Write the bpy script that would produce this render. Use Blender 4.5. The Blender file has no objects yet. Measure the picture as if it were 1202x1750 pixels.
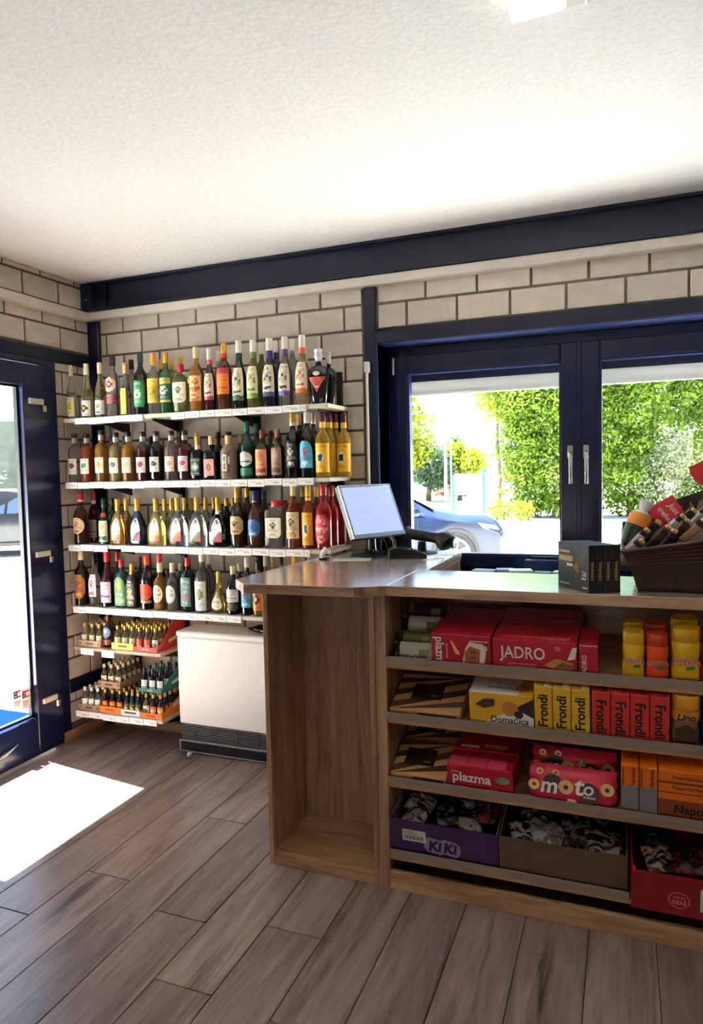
import bpy, bmesh, math, random
import numpy as np
from mathutils import Vector, Matrix, Euler
random.seed(7)
SC = bpy.context.scene
COL = SC.collection
PI = math.pi
def R(d): return math.radians(d)

# ------------------------------------------------------------------ camera
cam_data = bpy.data.cameras.new('camera')
cam_data.sensor_fit = 'VERTICAL'; cam_data.sensor_height = 36.0
cam_data.lens = 1192.5 / 1750 * 36.0
cam_data.clip_start = 0.05; cam_data.clip_end = 300
cam = bpy.data.objects.new('camera', cam_data); COL.objects.link(cam)
yaw, pitch, roll = -0.3728, -0.0581, -0.0222
cy, sy = math.cos(yaw), math.sin(yaw)
fwd = Vector((math.cos(pitch)*sy, math.cos(pitch)*cy, math.sin(pitch)))
rt = Vector((cy, -sy, 0)); up = rt.cross(fwd)
rt2 = rt*math.cos(roll) + up*math.sin(roll); up2 = -rt*math.sin(roll) + up*math.cos(roll)
cam.matrix_world = Matrix(((rt2.x, up2.x, -fwd.x, 2.9841), (rt2.y, up2.y, -fwd.y, -3.3347), (rt2.z, up2.z, -fwd.z, 1.4962), (0, 0, 0, 1)))
SC.camera = cam

# ------------------------------------------------------------------ sky, sun, lights, exposure
SUN_E, SKY_S = 95.0, 0.40
world = bpy.data.worlds.new('sky'); SC.world = world; world.use_nodes = True
wn = world.node_tree.nodes; wl = world.node_tree.links
sky = wn.new('ShaderNodeTexSky'); sky.sky_type = 'NISHITA'; sky.sun_disc = False
sky.sun_elevation = R(66); sky.sun_rotation = R(-82); sky.altitude = 100; sky.dust_density = 2.0
bgn = wn['Background']; bgn.inputs[1].default_value = SKY_S
wl.new(sky.outputs[0], bgn.inputs[0])
sun = bpy.data.lights.new('sun', 'SUN'); sun.energy = SUN_E; sun.angle = R(0.53); sun.color = (1, .965, .915)
sun_o = bpy.data.objects.new('sun', sun); COL.objects.link(sun_o)
sun_dir = Vector((.84, -.125, -1.98)).normalized()
sun_o.rotation_euler = sun_dir.to_track_quat('-Z', 'Y').to_euler()
sun_o.location = (-6, 1, 14)
# low fill light added behind the camera to brighten the counter fronts
low_fill = bpy.data.lights.new('added_low_fill', 'AREA'); low_fill.shape = 'RECTANGLE'; low_fill.size = 3.6; low_fill.size_y = 0.85
low_fill.energy = 11; low_fill.color = (1.0, .97, .94)
low_fill_o = bpy.data.objects.new('added_low_fill', low_fill); COL.objects.link(low_fill_o)
low_fill_o.location = (2.3, -5.55, .50); low_fill_o.rotation_euler = (R(90), 0, 0)
vs = SC.view_settings
SC.display_settings.display_device = 'sRGB'
vs.view_transform = 'Standard'; vs.look = 'None'; vs.gamma = 1.0; vs.use_curve_mapping = False
vs.exposure = 1.06
cyc = SC.cycles
cyc.max_bounces = 12; cyc.diffuse_bounces = 6; cyc.glossy_bounces = 5; cyc.transmission_bounces = 8; cyc.transparent_max_bounces = 12
cyc.caustics_reflective = False; cyc.caustics_refractive = False; cyc.sample_clamp_indirect = 8.0
cyc.use_denoising = True

# ------------------------------------------------------------------ materials
def lin(h):
    h = h.lstrip('#'); h = ''.join(c*2 for c in h) if len(h) == 3 else h; v = [int(h[i:i+2], 16)/255 for i in (0, 2, 4)]
    return tuple(c/12.92 if c <= .04045 else ((c+.055)/1.055)**2.4 for c in v)
MC = {}
def mat(col, rough=.5, metal=0., spec=.5, trans=0., coat=0., ior=1.45, emit=0.):
    key = (col, rough, metal, spec, trans, coat, ior, emit)
    if key in MC: return MC[key]
    m = bpy.data.materials.new('mat_%d' % len(MC)); m.use_nodes = True
    b = m.node_tree.nodes['Principled BSDF']; c = lin(col) if isinstance(col, str) else col
    b.inputs['Base Color'].default_value = (*c, 1); b.inputs['Roughness'].default_value = rough
    b.inputs['Metallic'].default_value = metal; b.inputs['Specular IOR Level'].default_value = spec
    b.inputs['Transmission Weight'].default_value = trans; b.inputs['Coat Weight'].default_value = coat
    b.inputs['IOR'].default_value = ior
    if emit:
        b.inputs['Emission Color'].default_value = (*c, 1); b.inputs['Emission Strength'].default_value = emit
    MC[key] = m
    return m
def nodemat(name):
    m = bpy.data.materials.new(name); m.use_nodes = True
    return m, m.node_tree.nodes, m.node_tree.links, m.node_tree.nodes['Principled BSDF']
def ramp(n, stops):
    r = n.new('ShaderNodeValToRGB'); e = r.color_ramp.elements
    while len(e) < len(stops): e.new(.5)
    for el, (p, c) in zip(e, stops): el.position = p; el.color = (*c, 1)
    return r
def wood(name, dark, mid, light, axis=0, scale=1.0, rough=.4, per_object=True, gap=.10, bump=.05, coat=0., knots=False):
    """grain running along the given axis, different on every object"""
    m, n, l, b = nodemat(name)
    tc = n.new('ShaderNodeTexCoord'); mp = n.new('ShaderNodeMapping'); l.new(tc.outputs['Object'], mp.inputs[0])
    s = [9*scale]*3; s[axis] = .9*scale; mp.inputs['Scale'].default_value = s
    if per_object:
        oi = n.new('ShaderNodeObjectInfo'); mu = n.new('ShaderNodeVectorMath'); mu.operation = 'SCALE'
        cv = n.new('ShaderNodeCombineXYZ'); l.new(oi.outputs['Random'], cv.inputs[0]); l.new(oi.outputs['Random'], cv.inputs[1]); l.new(oi.outputs['Random'], cv.inputs[2])
        l.new(cv.outputs[0], mu.inputs[0]); mu.inputs['Scale'].default_value = 57.0; l.new(mu.outputs[0], mp.inputs['Location'])
    n1 = n.new('ShaderNodeTexNoise'); n1.inputs['Scale'].default_value = 1.6; n1.inputs['Detail'].default_value = 8; n1.inputs['Distortion'].default_value = 1.2
    l.new(mp.outputs[0], n1.inputs[0])
    n2 = n.new('ShaderNodeTexNoise'); n2.inputs['Scale'].default_value = 9; n2.inputs['Detail'].default_value = 5; n2.inputs['Roughness'].default_value = .7
    l.new(mp.outputs[0], n2.inputs[0])
    mx = n.new('ShaderNodeMix'); mx.inputs[0].default_value = .38; l.new(n1.outputs[0], mx.inputs[2]); l.new(n2.outputs[0], mx.inputs[3])
    rp = ramp(n, [(.5-gap*1.6, dark), (.5, mid), (.5+gap*1.6, light)]); l.new(mx.outputs[0], rp.inputs[0])
    out = rp.outputs[0]
    if knots:
        m2 = n.new('ShaderNodeMapping'); l.new(mp.outputs[0], m2.inputs[0]); m2.inputs['Scale'].default_value = (.42, .55, .42)
        vo = n.new('ShaderNodeTexVoronoi'); vo.inputs['Scale'].default_value = 1.0; l.new(m2.outputs[0], vo.inputs[0])
        ad = n.new('ShaderNodeMath'); ad.operation = 'MULTIPLY_ADD'; ad.inputs[1].default_value = .16; l.new(n2.outputs[0], ad.inputs[0]); l.new(vo.outputs['Distance'], ad.inputs[2])
        kr = ramp(n, [(.11, (.28, .25, .24)), (.21, (1, 1, 1))]); l.new(ad.outputs[0], kr.inputs[0])
        km = n.new('ShaderNodeMix'); km.data_type = 'RGBA'; km.blend_type = 'MULTIPLY'; km.inputs[0].default_value = 1.0
        l.new(out, km.inputs[6]); l.new(kr.outputs[0], km.inputs[7]); out = km.outputs[2]
    if per_object:
        hs = n.new('ShaderNodeHueSaturation'); ma = n.new('ShaderNodeMapRange'); ma.inputs[3].default_value = .78; ma.inputs[4].default_value = 1.2
        l.new(oi.outputs['Random'], ma.inputs[0]); l.new(ma.outputs[0], hs.inputs['Value']); l.new(out, hs.inputs['Color']); out = hs.outputs[0]
    l.new(out, b.inputs['Base Color']); b.inputs['Roughness'].default_value = rough; b.inputs['Coat Weight'].default_value = coat; b.inputs['Coat Roughness'].default_value = .16
    bp = n.new('ShaderNodeBump'); bp.inputs['Strength'].default_value = bump; bp.inputs['Distance'].default_value = .01
    l.new(n2.outputs[0], bp.inputs['Height']); l.new(bp.outputs[0], b.inputs['Normal'])
    return m
def noisy(name, c0, c1, scale=20, rough=.8, bump=.2, dist=.004, per_object=False, spec=.3):
    m, n, l, b = nodemat(name)
    tc = n.new('ShaderNodeTexCoord'); nz = n.new('ShaderNodeTexNoise'); nz.inputs['Scale'].default_value = scale; nz.inputs['Detail'].default_value = 6
    l.new(tc.outputs['Object'], nz.inputs[0])
    rp = ramp(n, [(.35, c0), (.65, c1)]); l.new(nz.outputs[0], rp.inputs[0]); out = rp.outputs[0]
    if per_object:
        oi = n.new('ShaderNodeObjectInfo'); hs = n.new('ShaderNodeHueSaturation'); ma = n.new('ShaderNodeMapRange')
        ma.inputs[3].default_value = .9; ma.inputs[4].default_value = 1.08
        l.new(oi.outputs['Random'], ma.inputs[0]); l.new(ma.outputs[0], hs.inputs['Value']); l.new(out, hs.inputs['Color']); out = hs.outputs[0]
    l.new(out, b.inputs['Base Color']); b.inputs['Roughness'].default_value = rough; b.inputs['Specular IOR Level'].default_value = spec
    bp = n.new('ShaderNodeBump'); bp.inputs['Strength'].default_value = bump; bp.inputs['Distance'].default_value = dist
    l.new(nz.outputs[0], bp.inputs['Height']); l.new(bp.outputs[0], b.inputs['Normal'])
    return m
def leafmat(name, c0, c1, c2):
    m = bpy.data.materials.new(name); m.use_nodes = True; n = m.node_tree.nodes; l = m.node_tree.links
    n.remove(n['Principled BSDF'])
    tc = n.new('ShaderNodeTexCoord'); nz = n.new('ShaderNodeTexNoise'); nz.inputs['Scale'].default_value = 1.3; nz.inputs['Detail'].default_value = 9; nz.inputs['Roughness'].default_value = .8
    l.new(tc.outputs['Object'], nz.inputs[0]); rp = ramp(n, [(.36, c0), (.5, c1), (.64, c2)]); l.new(nz.outputs[0], rp.inputs[0])
    d = n.new('ShaderNodeBsdfDiffuse'); t = n.new('ShaderNodeBsdfTranslucent'); mx = n.new('ShaderNodeMixShader'); mx.inputs[0].default_value = .4
    l.new(rp.outputs[0], d.inputs[0]); l.new(rp.outputs[0], t.inputs[0]); l.new(d.outputs[0], mx.inputs[1]); l.new(t.outputs[0], mx.inputs[2])
    l.new(mx.outputs[0], n['Material Output'].inputs[0])
    return m
def panemat():
    m = bpy.data.materials.new('window_glass'); m.use_nodes = True; n = m.node_tree.nodes; l = m.node_tree.links
    n.remove(n['Principled BSDF'])
    t = n.new('ShaderNodeBsdfTransparent'); t.inputs[0].default_value = (.93, .96, .95, 1)
    g = n.new('ShaderNodeBsdfGlossy'); g.inputs['Roughness'].default_value = .02
    lw = n.new('ShaderNodeLayerWeight'); pw = n.new('ShaderNodeMath'); pw.operation = 'POWER'; pw.inputs[1].default_value = 4.0
    f = n.new('ShaderNodeMapRange'); f.inputs[3].default_value = .02; f.inputs[4].default_value = .55; mx = n.new('ShaderNodeMixShader')
    l.new(lw.outputs['Facing'], pw.inputs[0]); l.new(pw.outputs[0], f.inputs[0]); l.new(f.outputs[0], mx.inputs[0]); l.new(t.outputs[0], mx.inputs[1]); l.new(g.outputs[0], mx.inputs[2]); l.new(mx.outputs[0], n['Material Output'].inputs[0])
    return m
def packetmat(cols, seed):
    m, n, l, b = nodemat('packet_print')
    tc = n.new('ShaderNodeTexCoord'); mp = n.new('ShaderNodeMapping'); l.new(tc.outputs['Object'], mp.inputs[0]); mp.inputs['Location'].default_value = (seed*1.7, seed*.9, 0); mp.inputs['Scale'].default_value = (1, 1.6, .2)
    nz = n.new('ShaderNodeTexNoise'); nz.inputs['Scale'].default_value = 12; nz.inputs['Detail'].default_value = 2.5; nz.inputs['Distortion'].default_value = 1.4; l.new(mp.outputs[0], nz.inputs[0])
    rp = ramp(n, [(0, cols[1]), (.43, cols[0]), (.57, cols[2]), (.63, cols[1])]); rp.color_ramp.interpolation = 'CONSTANT'; l.new(nz.outputs[0], rp.inputs[0])
    l.new(rp.outputs[0], b.inputs['Base Color']); b.inputs['Roughness'].default_value = .3
    n3 = n.new('ShaderNodeTexNoise'); n3.inputs['Scale'].default_value = 45; l.new(tc.outputs['Object'], n3.inputs[0]); bp = n.new('ShaderNodeBump'); bp.inputs['Strength'].default_value = .7; bp.inputs['Distance'].default_value = .006
    l.new(n3.outputs[0], bp.inputs['Height']); l.new(bp.outputs[0], b.inputs['Normal'])
    return m
M_PANE = panemat()
def plasticmat():
    m = bpy.data.materials.new('translucent_plastic'); m.use_nodes = True; n = m.node_tree.nodes; l = m.node_tree.links; n.remove(n['Principled BSDF'])
    d = n.new('ShaderNodeBsdfDiffuse'); t = n.new('ShaderNodeBsdfTranslucent'); mx = n.new('ShaderNodeMixShader'); mx.inputs[0].default_value = .45
    for q in (d, t): q.inputs[0].default_value = (.55, .55, .53, 1)
    l.new(d.outputs[0], mx.inputs[1]); l.new(t.outputs[0], mx.inputs[2]); l.new(mx.outputs[0], n['Material Output'].inputs[0])
    return m
M_SLAT = plasticmat()
M_BRICK = noisy('painted_block', (.54, .47, .40), (.63, .56, .48), 14, .75, .25, .003, True)
M_MORTAR = noisy('mortar', (.105, .085, .066), (.15, .125, .10), 60, .95, .5, .003)
M_CEIL = noisy('ceiling_plaster', (.85, .838, .815), (.91, .90, .88), 55, .9, .55, .006)
M_LEDGE = noisy('painted_ledge', (.66, .59, .52), (.74, .67, .60), 8, .7, .1, .002)
M_NAVY = mat((.006, .009, .036), .2, spec=.5)
M_BEAM = mat((.0075, .009, .021), .4, spec=.3)
M_NAVY2 = mat((.008, .016, .075), .30)
M_PLANK = wood('floor_oak', (.085, .058, .048), (.235, .165, .136), (.34, .25, .21), 1, 1.0, .28, True, .11, .06, knots=True)
M_FLOORGAP = mat('#1c1512', .9)
M_WOODX = wood('counter_walnut_x', (.16, .078, .034), (.37, .205, .10), (.52, .315, .17), 0, 1.0, .36, False, .10, .03)
M_WOODY = wood('counter_walnut_y', (.16, .078, .034), (.37, .205, .10), (.52, .315, .17), 1, 1.0, .36, False, .10, .03)
M_WOODZ = wood('counter_walnut_z', (.135, .066, .030), (.30, .162, .080), (.44, .255, .135), 2, 1.0, .4, False, .10, .03)
M_TOP = wood('worktop', (.47, .34, .25), (.62, .48, .37), (.72, .58, .47), 0, .8, .2, False, .10, .01, 1.0)
M_STRIP = mat('#8f7f72', .35)
M_SHELF = mat('#cbbfae', .45)
M_TAG = mat('#f6f4f0', .35)
M_TAGTXT = mat('#b9b6b2', .5)
M_STEEL = mat('#b9b6b0', .25, 1.)
M_CHROME = mat('#e8e8e8', .18, 1.)
M_DKMET = mat('#23201e', .45, .6)
M_BLACK = mat('#0b0b0c', .35)
M_BLACKM = mat('#131314', .6)
M_WHITE = mat('#f2efe9', .4)
M_KRAFT = noisy('kraft_board', (.36, .24, .15), (.44, .30, .20), 40, .85, .1, .002)

# ------------------------------------------------------------------ mesh builder
class MB:
    def __init__(s): s.v = []; s.f = []; s.m = []
    def face(s, pts, mi=0):
        b = len(s.v); s.v += [tuple(p) for p in pts]; s.f.append(tuple(range(b, b+len(pts)))); s.m.append(mi); return s
    def box(s, x0, x1, y0, y1, z0, z1, mi=0, c=0.0):
        """box; c > 0 chamfers all edges of the -Y face"""
        if c <= 0:
            b = len(s.v)
            s.v += [(x, y, z) for x in (x0, x1) for y in (y0, y1) for z in (z0, z1)]
            for q in ((0, 1, 3, 2), (4, 6, 7, 5), (0, 4, 5, 1), (2, 3, 7, 6), (0, 2, 6, 4), (1, 5, 7, 3)):
                s.f.append(tuple(b+i for i in q)); s.m.append(mi)
            return s
        b = len(s.v)
        ring = lambda y, k: [(x0+k, y, z0+k), (x1-k, y, z0+k), (x1-k, y, z1-k), (x0+k, y, z1-k)]
        s.v += ring(y0, c) + ring(y0+c, 0) + ring(y1, 0)
        s.f.append((b, b+1, b+2, b+3)); s.m.append(mi)
        for k in (0, 4):
            for i in range(4):
                j = (i+1) % 4; s.f.append((b+k+j, b+k+i, b+k+4+i, b+k+4+j)); s.m.append(mi)
        s.f.append((b+11, b+10, b+9, b+8)); s.m.append(mi)
        return s
    def prism(s, poly, z0, z1, mi=0, mside=None):
        b = len(s.v); n = len(poly); ms = mi if mside is None else mside
        s.v += [(x, y, z0) for x, y in poly] + [(x, y, z1) for x, y in poly]
        s.f.append(tuple(b+n+i for i in range(n))); s.m.append(mi); s.f.append(tuple(b+n-1-i for i in range(n))); s.m.append(mi)
        for i in range(n):
            j = (i+1) % n; s.f.append((b+i, b+j, b+n+j, b+n+i)); s.m.append(ms)
        return s
    def lathe(s, prof, seg=20, mi=0, ex=2.0, dep=1.0, cx=0, cy=0):
        b = len(s.v); n = len(prof)
        for r, z in prof:
            for i in range(seg):
                x, y = sup(2*PI*i/seg, ex, dep); s.v.append((cx+x*r, cy+y*r, z))
        for k in range(n-1):
            for i in range(seg):
                j = (i+1) % seg; s.f.append((b+k*seg+i, b+k*seg+j, b+(k+1)*seg+j, b+(k+1)*seg+i)); s.m.append(mi)
        s.f.append(tuple(b+seg-1-i for i in range(seg))); s.m.append(mi)
        s.f.append(tuple(b+(n-1)*seg+i for i in range(seg))); s.m.append(mi)
        return s
    def tube(s, path, r, seg=8, mi=0):
        pts = [Vector(p) for p in path]; b = len(s.v); n = len(pts)
        rs = r if isinstance(r, (list, tuple)) else [r]*n
        for k, p in enumerate(pts):
            t = (pts[min(k+1, n-1)] - pts[max(k-1, 0)]).normalized()
            a = t.orthogonal().normalized() if k == 0 else (a - t*a.dot(t)).normalized()
            c = t.cross(a)
            for i in range(seg):
                w = 2*PI*i/seg; s.v.append(tuple(p + (a*math.cos(w) + c*math.sin(w))*rs[k]))
        for k in range(n-1):
            for i in range(seg):
                j = (i+1) % seg; s.f.append((b+k*seg+i, b+k*seg+j, b+(k+1)*seg+j, b+(k+1)*seg+i)); s.m.append(mi)
        s.f.append(tuple(b+seg-1-i for i in range(seg))); s.m.append(mi); s.f.append(tuple(b+(n-1)*seg+i for i in range(seg))); s.m.append(mi)
        return s
    def mesh(s, name, mats, smooth=False, bevel=0.):
        me = bpy.data.meshes.new(name); me.from_pydata(s.v, [], s.f)
        for m in (mats if isinstance(mats, (list, tuple)) else [mats]): me.materials.append(m)
        me.polygons.foreach_set('material_index', s.m)
        bm = bmesh.new(); bm.from_mesh(me)
        bmesh.ops.recalc_face_normals(bm, faces=bm.faces)
        if bevel > 0: bmesh.ops.bevel(bm, geom=bm.edges[:], offset=bevel, segments=1, affect='EDGES', profile=.5, clamp_overlap=True)
        bm.to_mesh(me); bm.free()
        if smooth: me.shade_smooth(); me.set_sharp_from_angle(angle=R(38))
        return me
    def obj(s, name, mats, parent=None, loc=None, rot=None, smooth=False, bevel=0.):
        return link(name, s.mesh(name, mats, smooth, bevel), parent, loc, rot)
def sup(a, ex, dep):
    """point of a superellipse; angle 0 looks towards -Y"""
    x, y = math.sin(a), -math.cos(a)
    if ex != 2.0:
        f = (abs(x)**ex + abs(y)**ex)**(-1/ex); x, y = x*f, y*f
    return x, y*dep
def link(name, data, parent=None, loc=None, rot=None):
    o = bpy.data.objects.new(name, data); COL.objects.link(o)
    if parent is not None: o.parent = parent
    if loc is not None: o.location = loc
    if rot is not None: o.rotation_euler = rot
    return o
def tag(o, label, cat, group=None):
    o['label'] = label; o['category'] = cat
    if group: o['group'] = group
    return o
def thing(name, label, cat, loc=(0, 0, 0), rot=(0, 0, 0), group=None):
    return tag(link(name, None, None, loc, rot), label, cat, group)
def struct(o): o['kind'] = 'structure'; return o
def stuff(o): o['kind'] = 'stuff'; return o
TXC = {}
def text(s, size, m, parent, loc, rot=(R(90), 0, 0), bold=0., shear=0., sx=1., name='lettering', align='CENTER'):
    key = (s, bold, shear, align)
    if key not in TXC:
        c = bpy.data.curves.new('txt', 'FONT'); c.body = s; c.size = 1; c.offset = bold; c.shear = shear
        c.align_x = align; c.align_y = 'CENTER'; c.resolution_u = 3
        o = bpy.data.objects.new('txt', c); me = o.to_mesh()
        nv = np.empty(len(me.vertices)*3); me.vertices.foreach_get('co', nv)
        TXC[key] = (nv.reshape(-1, 3).tolist(), [tuple(p.vertices) for p in me.polygons])
        o.to_mesh_clear(); bpy.data.objects.remove(o); bpy.data.curves.remove(c)
    v, f = TXC[key]
    me = bpy.data.meshes.new(name); me.from_pydata([(x*size*sx, y*size, 0) for x, y, z in v], [], f); me.materials.append(m)
    return link(name, me, parent, loc, rot)
def copy_tree(o, parent=None):
    c = o.copy(); COL.objects.link(c)
    if parent is not None: c.parent = parent
    for ch in o.children: copy_tree(ch, c)
    return c

# ------------------------------------------------------------------ room shell
XA = .04; CEIL = 2.62; ZC = 2.203; PB = .25; PZ = .125; JT = .012
# floor with its planks (20 cm wide, running away from the window wall)
fl = struct(MB().box(XA-.08, 6.2, -5.6, .3, -.12, -.012).obj('floor', M_FLOORGAP))
PLM = {}
def plank(x0, x1, y0, y1):
    key = (round(x1-x0, 3), round(y1-y0, 3))
    if key not in PLM:
        w, d = key; g = .0013; b = MB(); c = .0016
        lo = [(g, g), (w-g, g), (w-g, d-g), (g, d-g)]; hi = [(g+c, g+c), (w-g-c, g+c), (w-g-c, d-g-c), (g+c, d-g-c)]
        b.v = [(x-w/2, y-d/2, -.012) for x, y in lo] + [(x-w/2, y-d/2, -c) for x, y in lo] + [(x-w/2, y-d/2, 0) for x, y in hi]
        b.f = [(8, 9, 10, 11)] + [(k+i, k+(i+1) % 4, k+4+(i+1) % 4, k+4+i) for k in (0, 4) for i in range(4)]; b.m = [0]*len(b.f)
        PLM[key] = b.mesh('plank', M_PLANK)
    link('plank', PLM[key], fl, ((x0+x1)/2, (y0+y1)/2, 0))
rp_ = random.Random(5)
ENDS = {5: (-1.594,), 6: (-1.312,), 9: (-1.70,), 14: (-1.75,)}
k = 0; x = XA + .04 - .2
while x < 4.2:
    x0 = max(x, XA-.06); x1 = x+.2
    e = ENDS.get(k-0, (-rp_.uniform(.2, 1.5),))
    ys = [.0]; y = e[0]
    while y < -.05 and y > -3.5: ys.append(y); y -= 1.38
    up_ = e[0]+1.38
    if up_ < -.1: ys.insert(1, up_)
    ys.append(-3.5)
    for a, b_ in zip(ys, ys[1:]):
        if a-b_ > .03: plank(x0, x1, b_, a)
    x += .2; k += 1
ceil_ = struct(MB().box(XA-.08, 6.2, -5.6, .3, CEIL, CEIL+.2).obj('ceiling', M_CEIL))

# back wall (window wall) : mortar body, every block a piece of its own
WX0, WX1, WZ0, WZ1 = 1.838, 3.75, .98, 2.13
wb = struct(MB().box(XA-.3, WX0, .006, .25, -.1, CEIL).box(WX0, WX1, .006, .25, WZ1, CEIL).box(WX1, 6.2, .006, .25, -.1, CEIL)
            .box(WX0, WX1, .006, .25, -.1, WZ0).obj('wall_back', M_MORTAR))
BKM = {}
def brick(parent, a0, a1, z0, z1, wall):
    if a1-a0 < .02 or z1-z0 < .02: return
    w, h = round(a1-a0, 3), round(z1-z0, 3)
    if (w, h) not in BKM: BKM[(w, h)] = MB().box(-w/2, w/2, 0, .02, -h/2, h/2, 0, .0025).mesh('brick', M_BRICK)
    dz = rp_.uniform(-.0012, .0012)
    o = link('brick', BKM[(w, h)], parent)
    if wall == 'B': o.location = ((a0+a1)/2, dz, (z0+z1)/2)
    else: o.location = (XA-dz, (a0+a1)/2, (z0+z1)/2); o.rotation_euler = (0, 0, R(90))
def courses(parent, lo, hi, zlo, zhi, xo_even, xo_odd, wall, zc=ZC):
    r = math.floor((zlo-zc)/PZ)
    while zc+r*PZ < zhi:
        z0, z1 = zc+r*PZ+JT/2, zc+(r+1)*PZ-JT/2
        xo = xo_even if r % 2 == 0 else xo_odd
        q = math.floor((lo-xo)/PB)
        while xo+q*PB < hi:
            brick(parent, max(lo, xo+q*PB+JT/2), min(hi, xo+(q+1)*PB-JT/2), max(z0, zlo), min(z1, zhi), wall); q += 1
        r += 1
courses(wb, .125, 1.757, .06, 2.41, .1624, .2832, 'B')
courses(wb, 1.846, 4.3, 2.203, 2.41, 1.9922, 2.0886, 'B', 2.199)
# left wall with the shop door
DY0, DY1, DZ1 = -.29, -1.60, 2.205
wa = struct(MB().box(XA-.08, XA-.006, DY0, .3, -.1, CEIL).box(XA-.08, XA-.006, DY1, DY0, DZ1-.03, CEIL).box(XA-.08, XA-.006, -5.6, DY1, -.1, CEIL).obj('wall_left', M_MORTAR))
courses(wa, -.288, -.012, .09, 2.135, -.228+.0, -.103, 'A', 2.215)
courses(wa, -1.9, -.012, 2.218, CEIL, -.228, -.103, 'A', 2.215)
courses(wa, -2.6, -1.61, 1.2, 2.2, -.228, -.103, 'A', 2.215)
# other walls of the room (behind and right of the photographer)
struct(MB().box(6.0, 6.2, -5.6, .3, -.1, CEIL).obj('wall_right', M_BRICK))
struct(MB().box(XA-.08, 6.2, -5.8, -5.6, -.1, CEIL).obj('wall_front', M_BRICK))

# ledge under the beam, on both walls
lb = struct(MB().box(XA, 4.3, -.045, .01, 2.408, 2.455).obj('trim_1', M_LEDGE, bevel=.004))
struct(MB().box(XA-.005, XA+.042, -2.6, -.045, 2.402, 2.452).obj('trim_2', M_LEDGE, bevel=.004))
# steel beam, column and corner post
bm_ = struct(link('trim_3', None))
MB().box(.10, 4.3, -.028, .004, 2.462, CEIL-.008).obj('web', M_BEAM, bm_)
MB().box(.10, 4.3, -.055, .004, 2.456, 2.468).box(.10, 4.3, -.055, .004, CEIL-.014, CEIL-.002).obj('flange', M_BEAM, bm_)
MB().box(.105, .118, -.052, -.02, 2.466, CEIL-.016).box(.205, .212, -.046, -.02, 2.466, CEIL-.016).obj('stiffener', M_BEAM, bm_)
cp = struct(MB().box(XA, .116, -.014, .004, .0, 2.405).obj('trim_4', M_NAVY, bevel=.003))
MB().box(XA+.001, .108, -.062, -.002, 2.457, CEIL-.004).obj('post_head', M_NAVY, cp, bevel=.003)
MB().tube([(.085, -.066, 2.52), (.085, -.06, 2.52)], .006, 8).obj('bolt', M_STEEL, cp)
struct(MB().box(1.772, 1.834, -.012, .01, 0, 2.41).obj('trim_5', M_BEAM, bevel=.003))
struct(MB().box(1.834, 4.3, -.014, .0, WZ1, 2.196).obj('trim_6', M_BEAM, bevel=.002))
struct(MB().box(WX0, WX1, -.004, .0055, 0, .985).obj('trim_7', M_NAVY))
# lintel and rail of the steel frame on the left wall
struct(MB().box(XA-.02, XA+.012, -2.2, -.014, 2.138, 2.205).obj('trim_8', M_BEAM, bevel=.002))
struct(MB().box(XA-.02, XA+.010, -.288, -.014, .268, .335).obj('trim_9', M_NAVY, bevel=.002))
bb = struct(MB().box(XA, XA+.016, -.345, -.004, .0, .062).obj('baseboard_left', M_WOODY, bevel=.003))
MB().box(XA-.02, XA+.02, -.352, -.30, .0, .064).obj('corner_cap', M_WOODZ, bb, bevel=.003)
struct(MB().box(.12, 1.76, -.016, .0, .0, .062).obj('baseboard_back', M_WOODX, bevel=.003))

# ------------------------------------------------------------------ window
w1 = struct(link('window_1', None))
FY = .155                        # inner face of the frame
MB().box(WX0-.004, WX0, -.006, .21, WZ0, WZ1).box(WX1, WX1+.004, -.006, .21, WZ0, WZ1).box(WX0, WX1, -.006, .21, WZ1-.004, WZ1).obj('reveal', M_NAVY2, w1)
MB().box(WX0, WX1, .0, .20, WZ0-.02, WZ0).obj('sill', M_NAVY2, w1)
MB().box(WX0, 1.905, FY, .235, WZ0, WZ1-.004).box(3.675, WX1, FY, .235, WZ0, WZ1-.004).box(1.905, 3.675, FY, .235, 2.075, WZ1-.004).box(1.905, 3.675, FY, .235, WZ0, 1.005).obj('frame', M_NAVY, w1, bevel=.003)
def sash(x0, x1, gx0, gx1, hx):
    y0 = FY-.014; z0, z1, gz0, gz1 = 1.0, 2.08, 1.062, 1.995
    s = MB().box(x0, gx0, y0, .215, z0, z1).box(gx1, x1, y0, .215, z0, z1).box(gx0, gx1, y0, .215, z0, gz0).box(gx0, gx1, y0, .215, gz1, z1).obj('sash', M_NAVY, w1, bevel=.003)
    MB().box(gx0, gx0+.008, y0+.012, .2, gz0, gz1).box(gx1-.008, gx1, y0+.012, .2, gz0, gz1).box(gx0, gx1, y0+.012, .2, gz0, gz0+.008).box(gx0, gx1, y0+.012, .2, gz1-.008, gz1).obj('glazing_bead', M_NAVY2, s)
    MB().box(gx0+.006, gx1-.006, .186, .19, gz0+.006, gz1-.006).obj('pane', M_PANE, w1)
    h = MB().box(hx-.013, hx+.013, y0-.012, y0, 1.535, 1.598).obj('window_handle', M_STEEL, w1, bevel=.002)
    MB().tube([(hx, y0-.012, 1.56), (hx, y0-.045, 1.56), (hx+.004, y0-.05, 1.55), (hx+.004, y0-.05, 1.415)], [.008, .008, .0095, .0085], 10).obj('lever', M_STEEL, h, smooth=True)
sash(1.893, 2.786, 1.946, 2.704, 2.748)
sash(2.788, 3.685, 2.880, 3.632, 2.818)
MB().box(2.776, 2.798, FY-.019, FY-.013, 1.0, 2.08).obj('astragal', M_NAVY, w1, bevel=.002)
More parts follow.
